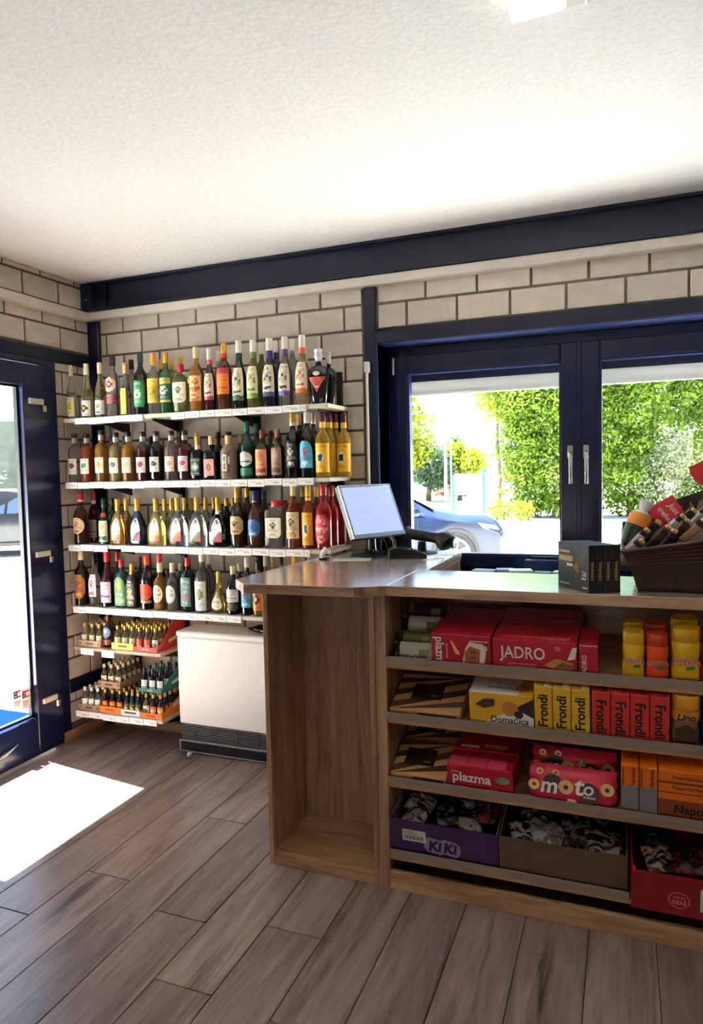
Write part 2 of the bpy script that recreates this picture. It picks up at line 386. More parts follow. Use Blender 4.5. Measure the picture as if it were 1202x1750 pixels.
MB().tube([(1.872, FY-.008, 1.99), (1.872, FY-.008, 2.075)], .006, 8).obj('hinge', M_WHITE, w1)
# roller shutter outside: blue box and the white slat that hangs below it
MB().box(1.88, 3.72, .225, .30, 1.955, 2.12).obj('shutter_box', mat((.02, .035, .12), .4), w1)
MB().box(1.90, 3.70, .235, .252, 1.895, 1.957).obj('shutter_slat', M_SLAT, w1, bevel=.003)
MB().box(1.90, 3.70, .228, .26, 1.884, 1.897).obj('end_rail', M_SLAT, w1)

# ------------------------------------------------------------------ shop door
d1 = struct(link('door_1', None))
MB().box(XA-.06, XA+.010, -.352, -.288, .0, 2.14).box(XA-.06, XA+.010, -1.60, -1.54, .0, 2.14).box(XA-.06, XA+.010, -1.54, -.352, 2.105, 2.14).obj('jamb', M_NAVY, d1, bevel=.003)
LX0, LX1 = XA-.05, XA+.022
GY0, GY1, GZ0, GZ1 = -.535, -1.36, .218, 1.985
leaf = MB().box(LX0, LX1, GY0, -.358, .012, 2.10).box(LX0, LX1, -1.535, GY1, .012, 2.10).box(LX0, LX1, GY1, GY0, .012, GZ0).box(LX0, LX1, GY1, GY0, GZ1, 2.10).obj('leaf', M_NAVY, d1, bevel=.003)
gx = XA-.025
MB().box(gx-.01, gx+.014, GY0-.012, GY0, GZ0, GZ1).box(gx-.01, gx+.014, GY1, GY1+.012, GZ0, GZ1).box(gx-.01, gx+.014, GY1, GY0, GZ0, GZ0+.012).box(gx-.01, gx+.014, GY1, GY0, GZ1-.012, GZ1).obj('gasket', M_BLACK, leaf)
MB().box(gx-.003, gx+.003, GY1+.01, GY0-.01, GZ0+.01, GZ1-.01).obj('pane', M_PANE, leaf)
M_BEIGEMET = mat('#c9c3b4', .4, .3)
for hz in (1.905, 1.09, .295):
    h = MB().box(LX1, LX1+.016, -.505, -.408, hz-.015, hz+.015).obj('door_hinge', M_BEIGEMET, d1, bevel=.002)
    MB().tube([(LX1+.01, -.405, hz-.052), (LX1+.01, -.405, hz-.020)], .014, 12).obj('barrel', M_STEEL, h, smooth=True)
MB().tube([(LX1+.012, -.84, .092), (LX1+.02, -.78, .100), (LX1+.012, -.69, .128)], [.007, .009, .003], 8).obj('foot_lever', M_CHROME, leaf, smooth=True)
# card payment stickers on the glass
def sticker(y, z, w, h, base, kind):
    e = tag(MB().box(-.0005, .0005, -w/2, w/2, -h/2, h/2).obj('payment_sticker', base, None, (gx+.004, y, z)), *kind)
    rt_ = (R(90), 0, R(90)); f = .0012
    text('E', .050, mat('#10457e', .5), e, (f, -.010, .022), rt_, .03, name='letter')
    text('C', .050, mat('#c4172e', .5), e, (f, .010, .022), rt_, .03, name='letter')
    MB().face([(f, -.022, -.012), (f, .022, -.012), (f, .022, -.016), (f, -.022, -.016)]).face([(f, -.018, -.022), (f, .018, -.022), (f, .018, -.025), (f, -.018, -.025)]).face([(f, -.020, -.031), (f, .014, -.031), (f, .014, -.034), (f, -.020, -.034)]).obj('small_print', mat('#a03838', .5), e)
sticker(-.630, .343, .056, .105, mat('#f4f2f2', .5), ('white payment sticker with blue and red letters on the door glass', 'sticker'))
sticker(-.576, .328, .048, .112, mat('#e6dcd2', .5), ('beige payment sticker at the right edge of the door glass', 'sticker'))
# crank of the roller shutter on the blue column
ck = thing('shutter_crank', 'white crank rod of the roller shutter hanging on the blue column', 'crank rod', (1.79, -.03, 0))
MB().tube([(0, 0, 1.15), (.0, 0, 1.99)], .0075, 8).obj('rod', M_WHITE, ck, smooth=True)
MB().box(-.014, .014, -.008, .017, 1.985, 2.04).obj('joint', M_WHITE, ck, bevel=.004)
# ceiling luminaire
lp = thing('ceiling_lamp', 'white box lamp on the ceiling at the top edge of the photo', 'lamp', (2.792, -2.145, CEIL))
MB().box(-.064, .064, -.60, .60, -.012, 0).obj('housing', M_WHITE, lp)
MB().box(-.062, .060, -.598, .60, -.05, -.012).obj('diffuser', mat((1, .98, .95), .5, emit=.8), lp, bevel=.004)
MB().box(.064, .122, -.60, .598, -.046, 0).obj('side_cover', mat('#c9c6c4', .5), lp, bevel=.003)
MB().box(.108, .112, -.6, .599, -.048, -.04).obj('edge_strip', M_CHROME, lp)

# ------------------------------------------------------------------ wall shelving with spirits
def wall_shelf(x0, x1, z, name, tags, m=M_SHELF, front=-.30, drop=.032):
    s = thing('wall_shelf', name, 'shelf', (0, 0, z))
    MB().box(x0, x1, front, -.03, -.02, 0).obj('board', m, s, bevel=.003)
    bx_ = MB()
    for xb in (.32, .66, 1.15, 1.62):
        if x0 < xb < x1: 
            o = MB().face([(xb-.004, -.02, -.021), (xb-.004, -.25, -.021), (xb-.004, -.25, -.03), (xb-.004, -.02, -.085)]).face([(xb+.004, -.02, -.021), (xb+.004, -.25, -.021), (xb+.004, -.25, -.03), (xb+.004, -.02, -.085)]).face([(xb-.004, -.25, -.03), (xb+.004, -.25, -.03), (xb+.004, -.02, -.085), (xb-.004, -.02, -.085)])
            o.obj('bracket', M_DKMET, s)
    for (a, b, dz, h) in tags:
        t = MB().box(a, b, front-.006, front-.002, -.006-h+dz, -.001+dz).obj('price_tag', M_TAG, s)
        w = b-a; y = front-.0066
        MB().face([(a+w*.12, y, dz-.012), (a+w*.8, y, dz-.012), (a+w*.8, y, dz-.0145), (a+w*.12, y, dz-.0145)]).face([(a+w*.5, y, dz-.018), (a+w*.88, y, dz-.018), (a+w*.88, y, dz-.0235), (a+w*.5, y, dz-.0235)]).obj('print', M_TAGTXT, t)
    return s
rt_g = random.Random(11)
def tagrow(x0, x1, gaps=.1):
    out = []; x = x0
    while x < x1-.03:
        w = min(rt_g.uniform(.082, .098), x1-x)
        if rt_g.random() > gaps: out.append((x+.002, x+w-.002, -.003*(rt_g.random() < .4), rt_g.uniform(.026, .03)))
        x += w
    return out
SHZ = (1.82, 1.47, 1.125, .78, .55, .185)
wall_shelf(.10, 1.69, SHZ[0], 'topmost white wall shelf carrying tall spirit bottles', tagrow(.185, 1.58))
wall_shelf(.10, 1.69, SHZ[1], 'second white wall shelf from the top, holding dark capped liqueurs', tagrow(.10, 1.62))
wall_shelf(.10, 1.69, SHZ[2], 'third white wall shelf from the top, level with the worktop', tagrow(.10, 1.58))
wall_shelf(.10, 1.60, SHZ[3], 'fourth white wall shelf, just above the white heater', tagrow(.115, 1.58))
M_PINKW = mat('#b58d74', .5)
wall_shelf(.10, .69, SHZ[4], 'short tan shelf with trays of miniatures beside the heater', [(.155, .245, -.004, .03), (.30, .385, -.006, .034)], M_PINKW)
wall_shelf(.10, .685, SHZ[5], 'lowest short white shelf with trays stacked in two tiers', tagrow(.10, .68, 0))
for x, z0, z1 in ((.315, .15, .80), (.662, .1, 2.0), (1.15, .85, 1.99), (1.636, .2, 2.0)):
    u = MB().box(x-.012, x+.012, -.03, .0, z0, z1)
    uo = tag(u.obj('shelf_upright', M_DKMET), 'dark slotted steel upright on the block wall, %s' % {.315: 'behind the stacked miniature trays', .662: 'in the left half of the shelves', 1.15: 'behind the middle of the shelves', 1.636: 'beside the skull decanters'}[x], 'upright')
    MB().box(x-.004, x+.004, -.0305, -.030, z0+.02, z1-.02).obj('slot', M_BLACK, uo)

G = {  # glass / content looks
 'clear': mat((.86, .86, .82), .03, trans=.93, ior=1.33), 'cyel': mat((.90, .84, .50), .03, trans=.9, ior=1.33), 'cgrey': mat((.62, .63, .58), .03, trans=.9, ior=1.33),
 'olive': mat((.36, .33, .11), .04, trans=.75, ior=1.33), 'yellow': mat((.86, .62, .12), .04, trans=.85, ior=1.33), 'amber': mat((.62, .28, .05), .04, trans=.75, ior=1.33),
 'tan': mat((.62, .45, .22), .05, trans=.75, ior=1.33), 'brown': mat((.075, .024, .010), .08, trans=.25), 'dkbrown': mat((.022, .010, .007), .08), 'wine': mat((.045, .008, .010), .07, trans=.2),
 'green': mat((.02, .10, .045), .06, trans=.3), 'dkgreen': mat((.007, .028, .017), .07), 'black': mat((.006, .006, .007), .07), 'navy': mat((.008, .009, .020), .07),
 'red': mat((.42, .018, .018), .05, trans=.5, ior=1.33), 'redbrn': mat((.30, .055, .02), .05, trans=.55, ior=1.33), 'taupe': mat((.16, .11, .085), .3), 'pinkish': mat((.70, .50, .42), .04, trans=.85, ior=1.33),
 'yelamb': mat((.70, .42, .05), .04, trans=.7, ior=1.33), 'emerald': mat((.01, .12, .05), .08)}
CP = {'cream': mat('#d9cda6', .4), 'white': mat('#e9e4d8', .4), 'dkbrown': mat('#2c1815', .4), 'black': mat('#101010', .35), 'dkgreen': mat('#12332a', .35), 'gold': mat('#c49a3c', .35, .5),
 'orange': mat('#d9822b', .4), 'yellow': mat('#e0b02f', .4), 'red': mat('#b3202c', .35), 'green': mat('#1d6b45', .35), 'brownred': mat('#6d2c22', .4), 'taupe': mat('#6f4c42', .4), 'maroon': mat('#561326', .35),
 'blue': mat('#1c2f5e', .35), 'orangered': mat('#dc4420', .35), 'teal': mat('#0f5a50', .35), 'pale': mat('#d9d2c4', .35), 'tan': mat('#c39a63', .45), 'silver': mat('#b9b5ad', .3, .7), 'purple': mat('#4c3a74', .4), 'pink': mat('#b2556a', .4), 'navy': mat('#2b2d68', .4), 'sage': mat('#5b7a45', .4), 'rust': mat('#b5532f', .4), 'dkgold': mat('#8d6b28', .35, .5), 'apricot': mat('#d9945b', .4), 'skyblue': mat('#3f9cc4', .4)}
def ink(base):
    c = lin(base); d = (.03, .026, .022); k = .34
    if sum(c) < .4: d = (.5, .47, .4)
    return mat(tuple(round(a*(1-k)+b_*k, 4) for a, b_ in zip(c, d)), .5)
# outline of each kind: (radius, height) fractions, cap start, neck radius, section exponent, section depth
KIND = {
 'round': ([(.9, 0), (1, .012), (1, .55), (.96, .60), (.80, .66), (.52, .71), (.38, .745), (.34, .79), (.34, .97)], .83, .40, 2, 1),
 'slim': ([(.9, 0), (1, .012), (1, .42), (.92, .50), (.70, .59), (.48, .67), (.38, .74), (.36, .97)], .80, .44, 2, 1),
 'flask': ([(.92, 0), (1, .02), (1, .58), (.98, .64), (.88, .695), (.66, .73), (.42, .75), (.36, .77), (.36, .95)], .91, .44, 2, 1),
 'broad': ([(.92, 0), (1, .02), (1, .60), (.95, .68), (.75, .735), (.40, .765), (.33, .79), (.33, .97)], .84, .37, 3.2, .75),
 'square': ([(.94, 0), (1, .015), (1, .60), (.92, .645), (.5, .69), (.38, .71), (.38, .96)], .80, .44, 5, .95),
 'house': ([(.96, 0), (1, .015), (1, .30), (.93, .42), (.74, .54), (.46, .66), (.29, .705), (.25, .74), (.25, .97)], .735, .29, 4, .5),
 'pear': ([(.55, 0), (.85, .03), (1, .12), (.98, .22), (.75, .38), (.42, .54), (.24, .66), (.2, .76), (.2, .97)], .72, .24, 2, .7),
 'jug': ([(.95, 0), (1, .012), (1, .76), (.94, .80), (.55, .835), (.42, .85), (.42, .95)], .865, .48, 6, .8),
 'decanter': ([(.66, 0), (.72, .02), (.80, .16), (.98, .46), (1, .54), (.93, .62), (.66, .67), (.30, .69), (.27, .74), (.31, .76)], .77, .2, 2.4, .6),
 'stout': ([(.9, 0), (1, .02), (1, .46), (.97, .55), (.82, .63), (.58, .68), (.40, .72), (.34, .76), (.34, .97)], .80, .41, 2, 1),
 'mini': ([(.92, 0), (1, .02), (1, .50), (.85, .60), (.48, .70), (.38, .76), (.38, .97)], .84, .46, 2, 1),
}
SHAPE = {'rect': lambda t: 1, 'oval': lambda t: math.sqrt(max(0, 1-(2*t-1)**2)), 'arch': lambda t: 1 if t < .55 else math.sqrt(max(0, 1-((t-.55)/.47)**2)),
 'shield': lambda t: 1 if t > .3 else .55+.45*math.sqrt(max(0, 1-((.3-t)/.3)**2)), 'drop': lambda t: (math.sin(PI*min(1, t*1.05)**.6))**.8 if t < .95 else .1, 'tri': lambda t: max(.05, t), 'octo': lambda t: min(1, .55+t*1.8, .55+(1-t)*1.8)}
PAT = {
 'plain': ['.'], 'fruit': ['..........', '..kkkkkk..', '..........', '....aab...', '...aabaa..', '...abaaa..', '....aab...', '..........', '..kkkkkk..', '....kk....', '..........'],
 'fband': ['..........', '...kkkk...', '..........', '..kkkkkk..', '....aa....', '...akkka..', '..akkkka..', '...kkk....', '..........', '..aaaaaa..', '..........', 'bbbbbbbbbb', 'bbbbbbbbbb'],
 'head': ['aaaaaaaaaa', 'aakkkkkkaa', 'aaaaaaaaaa', '..........', '...bbbb...', '..b.bb.b..', '..bb..bb..', '...bbbb...', '..........', '..kkkkkk..', '..........', 'aaaaaaaaaa'],
 'crest': ['..........', '...kkkk...', '..........', '....bb....', '...bkkb...', '...kbbk...', '....bb....', '..kkkkkk..', '.kkkkkkkk.', '..........', '...aaaa...', '..a.aa.a..', '..........'],
 'sun': ['..........', '....bb....', '...bbbb...', '...bbbb...', '....bb....', '..........', '..kkkkkk..', '..........', '.aaaaaaaa.', '.aaaaaaaa.', '..........'],
 'slope': ['....aa....', '...abba...', '....aa....', '..........', '..........', '.kkkk.....', '..........', '.......bbb', '.....bbbbb', '...bbbbaaa', '..bbbbaaaa', '.bbbbaaaaa'],
 'text': ['..........', '.kkkkkkkk.', '..........', '..kk.kkk..', '..........', '...kkkk...', '..........', '.aaaaaaaa.', '..........', '..kkkkk...', '..........'],
 'emblem': ['..........', '.kk.kk.kk.', '..........', '....aa....', '...aaaa...', '..aabbaa..', '..aabbaa..', '...aaaa...', '....aa....', '..........', '.kk.kkkk..', '..........'],
 'bee': ['............', '..kkk.kkkk..', '............', '............', '....bbb.....', '...baaab....', '...baaab....', '...baaab....', '....bbb.....', '............', '..kkkkkk....', '............', '............'],
 'script': ['..........', '...a..a...', '..a.aa.a..', '...a..aa..', '..........', '.aaaaaaaa.', '..a.a.aa..', '..........', '...aaaa...', '..a....a..', '...aaaa...'],
 'vert': ['..........', '..aaaaa...', '..ak.ka.bb', '..ak.ka.bb', '..akkka.bb', '..aaaaa.bb', '..ak.ka...', '..akkka...', '..ak.ka...', '..aaaaa...', '..........'],
}
rt_l = random.Random(3)
def patch(prof, H, Rr, ex, dep, z0, z1, span, shape, pat, mats, name, parent, turn=0., lift=.0007):
    rows = PAT[pat]; nr = len(rows); nc = max(8, len(rows[0])); nr2 = nr if nr > 1 else 9
    if shape in ('oval', 'drop', 'arch') and nr > 1: nr2 = nr
    b = MB()
    def rad(z):
        q = z/H
        for (r0, a), (r1, c) in zip(prof, prof[1:]):
            if a <= q <= c: return (r0+(r1-r0)*(q-a)/max(1e-6, c-a))*Rr
        return prof[-1][0]*Rr
    pts = []
    for i in range(nr2+1):
        t = i/nr2; z = (z1+(z0-z1)*t)*H; w = SHAPE[shape](1-t)
        w = max(w, .12)
        for j in range(nc+1):
            jx = rt_l.uniform(-.38, .38) if 0 < j < nc and nr > 1 else 0; jz = rt_l.uniform(-.38, .38)*(z1-z0)*H/nr2 if 0 < i < nr2 and 0 < j < nc and nr > 1 else 0
            a = turn + R(span)*((j+jx)/nc-.5)*w; x, y = sup(a, ex, dep); r = rad(z)+lift
            pts.append((x*r, y*r, z+jz))
    b.v = pts
    for i in range(nr2):
        row = rows[i if nr > 1 else 0]
        for j in range(nc):
            ch = row[min(j, len(row)-1)] if nr > 1 else '.'
            b.f.append((i*(nc+1)+j, (i+1)*(nc+1)+j, (i+1)*(nc+1)+j+1, i*(nc+1)+j+1)); b.m.append({'.': 0, 'k': 1, 'a': 2, 'b': 3}[ch])
    me = bpy.data.meshes.new(name); me.from_pydata(b.v, [], b.f)
    for m in mats: me.materials.append(m)
    me.polygons.foreach_set('material_index', b.m); me.shade_smooth()
    return link(name, me, parent)
def C_(c): return mat(c, .5) if isinstance(c, str) else c
def bottle(kind, x, y, r, h, z, glass, cap, labels, desc, cat='bottle', band=None, name=None, group=None, extra=None, turn=0.):
    prof, zc, rn, ex, dep = KIND[kind]
    nm = name or {'pear': 'liqueur_bottle', 'decanter': 'decanter', 'jug': 'square_bottle', 'mini': 'miniature_bottle', 'house': 'brandy_bottle'}.get(kind, 'spirit_bottle')
    b = thing(nm, desc, cat, (x, y, z), (0, 0, turn), group)
    MB().lathe([(a*r, c*h) for a, c in prof], 22, 0, ex, dep).obj('glass_body', G[glass], b, smooth=True)
    if kind == 'decanter':
        st = MB().lathe([(.12*r, .75*h), (.30*r, .78*h), (.42*r, .85*h), (.36*r, .92*h), (.44*r, .97*h), (.2*r, h)], 9, 0, 2, .8).obj('crystal_stopper', mat((.9, .9, .9), .06, trans=.35), b)
    else:
        n = rn*r
        MB().lathe([(n*.96, zc*h), (n, zc*h+.002), (n, h-.004), (n*.9, h)], 16).obj('cap', CP[cap], b, smooth=True)
    if band:
        n = rn*r*1.02; bc, b0, b1 = band
        MB().lathe([(n, b0*h), (n, b1*h)], 16).obj('neck_band', CP[bc], b, smooth=True)
    for q, (shape, z0, z1, span, base, pat, a, bb2) in enumerate(labels):
        patch(prof, h, r, ex, dep, z0, z1, span, shape, pat, [C_(base), ink(base), C_(a), C_(bb2)], 'label' if q == 0 else 'lower_label', b)
    return b
CR = '#e6dcc0'; WH = '#ece6dc'
B = [  # top shelf, front row from left to right
 ('slim', 0, 0.121, -0.25, 0.0260, 0.298, 'clear', 'cream', [('rect', .05, .40, 130, '#e4d9a0', 'fruit', '#d8c22a', '#56701f')], 'slim clear bottle with yellow lemon label, leftmost on the topmost shelf', None),
 ('slim', 0, 0.229, -0.25, 0.0321, 0.298, 'cyel', 'cream', [('rect', .04, .32, 140, WH, 'emblem', '#3a2f25', '#c9a53c')], 'pale yellow bottle with white label beside the lemon bottle, topmost shelf', None),
 ('slim', 0, 0.323, -0.25, 0.0319, 0.297, 'cyel', 'cream', [('rect', .05, .31, 140, WH, 'crest', '#444', '#7c8a3a')], 'pale bottle with gold thread on its neck and white label, topmost shelf', ('gold', .52, .54)),
 ('round', 0, 0.410, -0.25, 0.0379, 0.329, 'clear', 'dkbrown', [('oval', .40, .64, 120, '#d8b5a4', 'emblem', '#6b2b25', '#e8d8cc'), ('rect', .20, .36, 150, '#6e2a33', 'text', '#a8555a', '#6e2a33')], 'clear bottle with pink oval portrait label and brown cap, topmost shelf', None),
 ('slim', 0, 0.493, -0.25, 0.0314, 0.282, 'clear', 'tan', [('rect', .03, .52, 70, '#d9c65c', 'plain', '#d9c65c', '#d9c65c')], 'clear bottle with a plain yellow vertical strip, topmost shelf', None),
 ('round', 0, 0.592, -0.25, 0.0388, 0.332, 'black', 'dkgreen', [('rect', .12, .54, 110, '#2f8a58', 'head', '#1d6b45', '#d9ddc8')], 'black bottle with green label and dark green capsule, topmost shelf', None),
 ('round', 0, 0.674, -0.25, 0.0339, 0.319, 'clear', 'orange', [('rect', .18, .58, 140, '#d3b043', 'head', '#e0c254', '#a57a2c')], 'clear bottle with yellow label and orange cap, topmost shelf', ('gold', .80, .845)),
 ('round', 0, 0.753, -0.25, 0.0344, 0.316, 'green', 'gold', [('rect', .18, .58, 140, '#1d5a48', 'head', '#d3b043', '#cfd6c4')], 'green bottle with green and yellow label and gold cap, topmost shelf', None),
 ('broad', 0, 0.845, -0.25, 0.0439, 0.249, 'olive', 'red', [('shield', .20, .62, 110, CR, 'crest', '#8d8468', '#3a352b')], 'squat olive bottle with cream shield label and red cap, topmost shelf', None),
 ('round', 0, 0.940, -0.25, 0.0375, 0.328, 'amber', 'cream', [('rect', .16, .55, 130, '#e3b67a', 'script', '#b5562a', '#c77f35')], 'amber honey bottle with peach label and cream cap, topmost shelf', None),
 ('slim', 0, 1.020, -0.25, 0.0312, 0.314, 'wine', 'white', [('rect', .17, .60, 125, CR, 'fband', '#7b2b3c', '#a84a5c')], 'dark red bottle with cream label over a pink band, topmost shelf', ('pink', .74, .82)),
 ('round', 0, 1.105, -0.25, 0.0383, 0.336, 'brown', 'gold', [('rect', .23, .53, 130, '#d96f22', 'text', '#a33c18', '#d96f22'), ('rect', .53, .62, 150, '#9b1f2b', 'plain', '#9b1f2b', '#9b1f2b')], 'dark bottle with red and orange label and gold cap, topmost shelf', ('red', .77, .84)),
 ('slim', 0, 1.192, -0.25, 0.0365, 0.338, 'black', 'white', [('rect', .12, .60, 115, CR, 'fband', '#39452f', '#2c5a44')], 'black bottle with cream label over a dark green band, topmost shelf', ('dkgreen', .73, .82)),
 ('slim', 0, 1.273, -0.25, 0.0362, 0.336, 'olive', 'white', [('rect', .14, .61, 115, '#e6dfb4', 'fband', '#6c7d34', '#7c9a4c')], 'olive bottle with cream pear label over a light green band, topmost shelf', ('sage', .73, .82)),
 ('slim', 0, 1.364, -0.25, 0.0373, 0.335, 'navy', 'white', [('rect', .15, .61, 115, CR, 'fband', '#23244a', '#3a3470')], 'blue-black bottle with cream blueberry label over a navy band, topmost shelf', ('navy', .72, .82)),
 ('slim', 0, 1.448, -0.25, 0.0355, 0.335, 'cgrey', 'white', [('rect', .15, .61, 115, CR, 'fband', '#2e2436', '#6a4a90')], 'colourless bottle with cream plum label over a purple band, topmost shelf', ('purple', .73, .82)),
 ('slim', 0, 1.541, -0.25, 0.0366, 0.335, 'tan', 'white', [('rect', .17, .61, 115, CR, 'fband', '#c0452a', '#c8623c')], 'pale amber bottle with cream label over an orange band, topmost shelf', ('rust', .74, .82)),
 ('decanter', 0, 1.625, -0.25, 0.0516, 0.267, 'black', 'white', [('tri', .22, .48, 110, '#a84038', 'text', '#d8b9a8', '#a84038'), ('oval', .50, .58, 40, '#c9c4bc', 'plain', '#333', '#333')], 'black skull decanter with red triangle label and crystal stopper, front one', None),
 ('decanter', 0, 1.641, -0.165, 0.0360, 0.264, 'black', 'white', [], 'second black decanter with crystal stopper, behind the red triangle one', None),
 # second shelf
 ('flask', 1, 0.126, -0.25, 0.0375, 0.271, 'cgrey', 'dkbrown', [('rect', .16, .48, 100, '#ecdcd0', 'fruit', '#6b4022', '#8d5b30')], 'flask bottle with brown walnut picture label, leftmost on second shelf', ('silver', .80, .90)),
 ('flask', 1, 0.211, -0.25, 0.0372, 0.268, 'redbrn', 'black', [('rect', .17, .48, 100, '#ecdcd0', 'fruit', '#2f7a3c', '#5fa04c')], 'red-brown flask bottle with green leaf picture label on second shelf', ('silver', .80, .90)),
 ('flask', 1, 0.312, -0.25, 0.0369, 0.283, 'amber', 'black', [('rect', .17, .47, 100, '#ecdcd0', 'fruit', '#df8a1e', '#3f8a3c')], 'flask bottle with orange fruit and green leaf label on second shelf', ('silver', .80, .90)),
 ('flask', 1, 0.410, -0.25, 0.0381, 0.266, 'tan', 'black', [('rect', .17, .48, 100, '#ecdcd0', 'fruit', '#2c3a2a', '#556b48')], 'flask bottle with dark green fruit picture label on second shelf', ('silver', .80, .90)),
 ('flask', 1, 0.494, -0.25, 0.0378, 0.266, 'amber', 'black', [('rect', .17, .48, 100, '#efe2d0', 'fruit', '#c4a44a', '#8a6c3c')], 'amber flask bottle with pale yellow flower label on second shelf', ('silver', .80, .90)),
 ('flask', 1, 0.589, -0.25, 0.0375, 0.262, 'wine', 'dkbrown', [('rect', .17, .48, 100, '#eed8cf', 'fruit', '#8c1f38', '#4a1f2c')], 'dark red flask bottle with two red cherries on the label, second shelf', ('silver', .80, .90)),
 ('flask', 1, 0.675, -0.25, 0.0372, 0.261, 'black', 'dkbrown', [('rect', .18, .48, 100, '#efe6dc', 'fruit', '#2c2f35', '#4a5058')], 'black flask bottle with dark blackberry label on second shelf', ('silver', .80, .90)),
 ('flask', 1, 0.771, -0.25, 0.0368, 0.261, 'pinkish', 'dkbrown', [('rect', .18, .48, 100, '#efdccc', 'fruit', '#d77a5a', '#5a9a4a')], 'colourless flask bottle with pale red apple label on second shelf', ('silver', .80, .90)),
 ('flask', 1, 0.854, -0.25, 0.0380, 0.260, 'wine', 'dkbrown', [('rect', .18, .48, 100, '#efd6d2', 'fruit', '#b0304c', '#8c2440')], 'dark red flask bottle with raspberry label, ninth in the flask row', ('silver', .80, .90)),
 ('square', 1, 0.932, -0.25, 0.0332, 0.224, 'black', 'tan', [('rect', .1, .5, 110, '#15181a', 'emblem', '#6f8a72', '#b7b094')], 'black bottle with green and gold creature print, right of the flask row', ('pale', .60, .80)),
 ('square', 1, 1.017, -0.25, 0.0389, 0.223, 'black', 'tan', [('rect', .09, .47, 76, '#bf8578', 'emblem', '#7a4a40', '#a06a5a')], 'square black bottle with salmon pink label on second shelf', None),
 ('round', 1, 1.116, -0.25, 0.0430, 0.240, 'taupe', 'black', [('rect', .14, .56, 70, '#5b4038', 'vert', '#d8ccc0', '#c4a67a')], 'taupe chocolate liqueur bottle with upright brown label on second shelf', ('tan', .72, .92)),
 ('round', 1, 1.224, -0.25, 0.0366, 0.286, 'dkgreen', 'teal', [('oval', .22, .48, 130, '#e8ebe2', 'text', '#2a4a3a', '#2a4a3a'), ('rect', .06, .19, 130, '#1f6a52', 'plain', '#1f6a52', '#1f6a52')], 'dark green bottle with white oval label and green cap, second shelf', None),
 ('round', 1, 1.310, -0.25, 0.0363, 0.242, 'dkbrown', 'brownred', [('rect', .07, .60, 115, '#cf8a5c', 'sun', '#7a3a28', '#b36640')], 'dark brown bottle with peach coloured tall label on second shelf', None),
 ('round', 1, 1.395, -0.25, 0.0338, 0.242, 'dkbrown', 'taupe', [('rect', .07, .62, 110, '#93705f', 'sun', '#5b3a30', '#b3907c')], 'dark brown bottle with taupe tall label on second shelf', None),
 ('round', 1, 1.479, -0.25, 0.0349, 0.317, 'black', 'gold', [('octo', .16, .55, 120, '#1d1d1e', 'crest', '#cfcac0', '#cfcac0')], 'black bottle with silver lettering and gold cap on second shelf', ('pale', .80, .85)),
 ('round', 1, 1.556, -0.25, 0.0367, 0.317, 'black', 'white', [('arch', .15, .56, 130, '#4aa3cc', 'crest', '#d9e6ea', '#b8342f')], 'black bottle with sky blue arched label on second shelf', None),
 ('round', 1, 1.638, -0.25, 0.0364, 0.309, 'yelamb', 'maroon', [('rect', .08, .53, 150, '#dfa81f', 'bee', '#1f2f5e', '#e8d890')], 'yellow bottle with blue emblem and maroon cap, front one of the row', ('yellow', .77, .86)),
 ('round', 1, 1.637, -0.165, 0.0358, 0.313, 'yelamb', 'maroon', [('rect', .08, .53, 150, '#dfa81f', 'bee', '#1f2f5e', '#e8d890')], 'yellow maroon-capped bottle second in the row behind the blue emblem one', ('yellow', .77, .86)),
 ('round', 1, 1.638, -0.088, 0.0359, 0.316, 'yelamb', 'maroon', [('rect', .08, .53, 150, '#dfa81f', 'bee', '#1f2f5e', '#e8d890')], 'yellow maroon-capped bottle farthest back, at the right end of second shelf', ('yellow', .77, .86)),
 ('round', 1, 1.713, -0.165, 0.0349, 0.307, 'yelamb', 'maroon', [('rect', .08, .53, 150, '#dfa81f', 'bee', '#1f2f5e', '#e8d890')], 'yellow maroon-capped bottle rightmost, nearest to the blue column', ('yellow', .77, .86)),
 # third shelf
 ('stout', 2, 0.148, -0.25, 0.0409, 0.287, 'wine', 'red', [('oval', .2, .52, 130, '#d8b98c', 'crest', '#8c1f2c', '#a63a30')], 'dark red bellied bottle with cream oval label, leftmost on third shelf', ('pale', .83, .86)),
 ('round', 2, 0.165, -0.165, 0.0317, 0.288, 'wine', 'red', [('rect', .1, .45, 120, '#a8a2a0', 'text', '#8c1f2c', '#554a48')], 'dark red bottle with silver label and red striped cap, third shelf', ('pale', .76, .83)),
 ('slim', 2, 0.309, -0.25, 0.0298, 0.252, 'dkgreen', 'dkgreen', [('rect', .06, .52, 140, '#dfe4cf', 'sun', '#3f7a4a', '#b7a04a'), ('rect', .60, .69, 140, '#b8342f', 'plain', '#b8342f', '#b8342f')], 'dark green herb bottle with white and green label on third shelf', None),
 ('house', 2, 0.404, -0.25, 0.0480, 0.250, 'amber', 'gold', [('arch', .10, .58, 62, '#f2efe8', 'slope', '#a83a30', '#dd8a3c')], 'amber flat bottle with arched white label, orange slope, third shelf', None),
 ('house', 2, 0.535, -0.25, 0.0505, 0.251, 'navy', 'gold', [('arch', .10, .58, 62, '#f2efe8', 'slope', '#8c2a44', '#5b3a2c')], 'dark flat bottle with arched white label, second of its shape, third shelf', None),
 ('house', 2, 0.658, -0.25, 0.0515, 0.251, 'yellow', 'gold', [('arch', .10, .58, 62, '#f5efe4', 'slope', '#b8342f', '#dd9a4c')], 'yellow flat bottle with arched white label on third shelf', None),
 ('house', 2, 0.795, -0.25, 0.0523, 0.255, 'clear', 'gold', [('arch', .10, .58, 62, '#f2e6e0', 'slope', '#c43a34', '#d9604c')], 'clear flat bottle with arched label showing a red slope, third shelf', None),
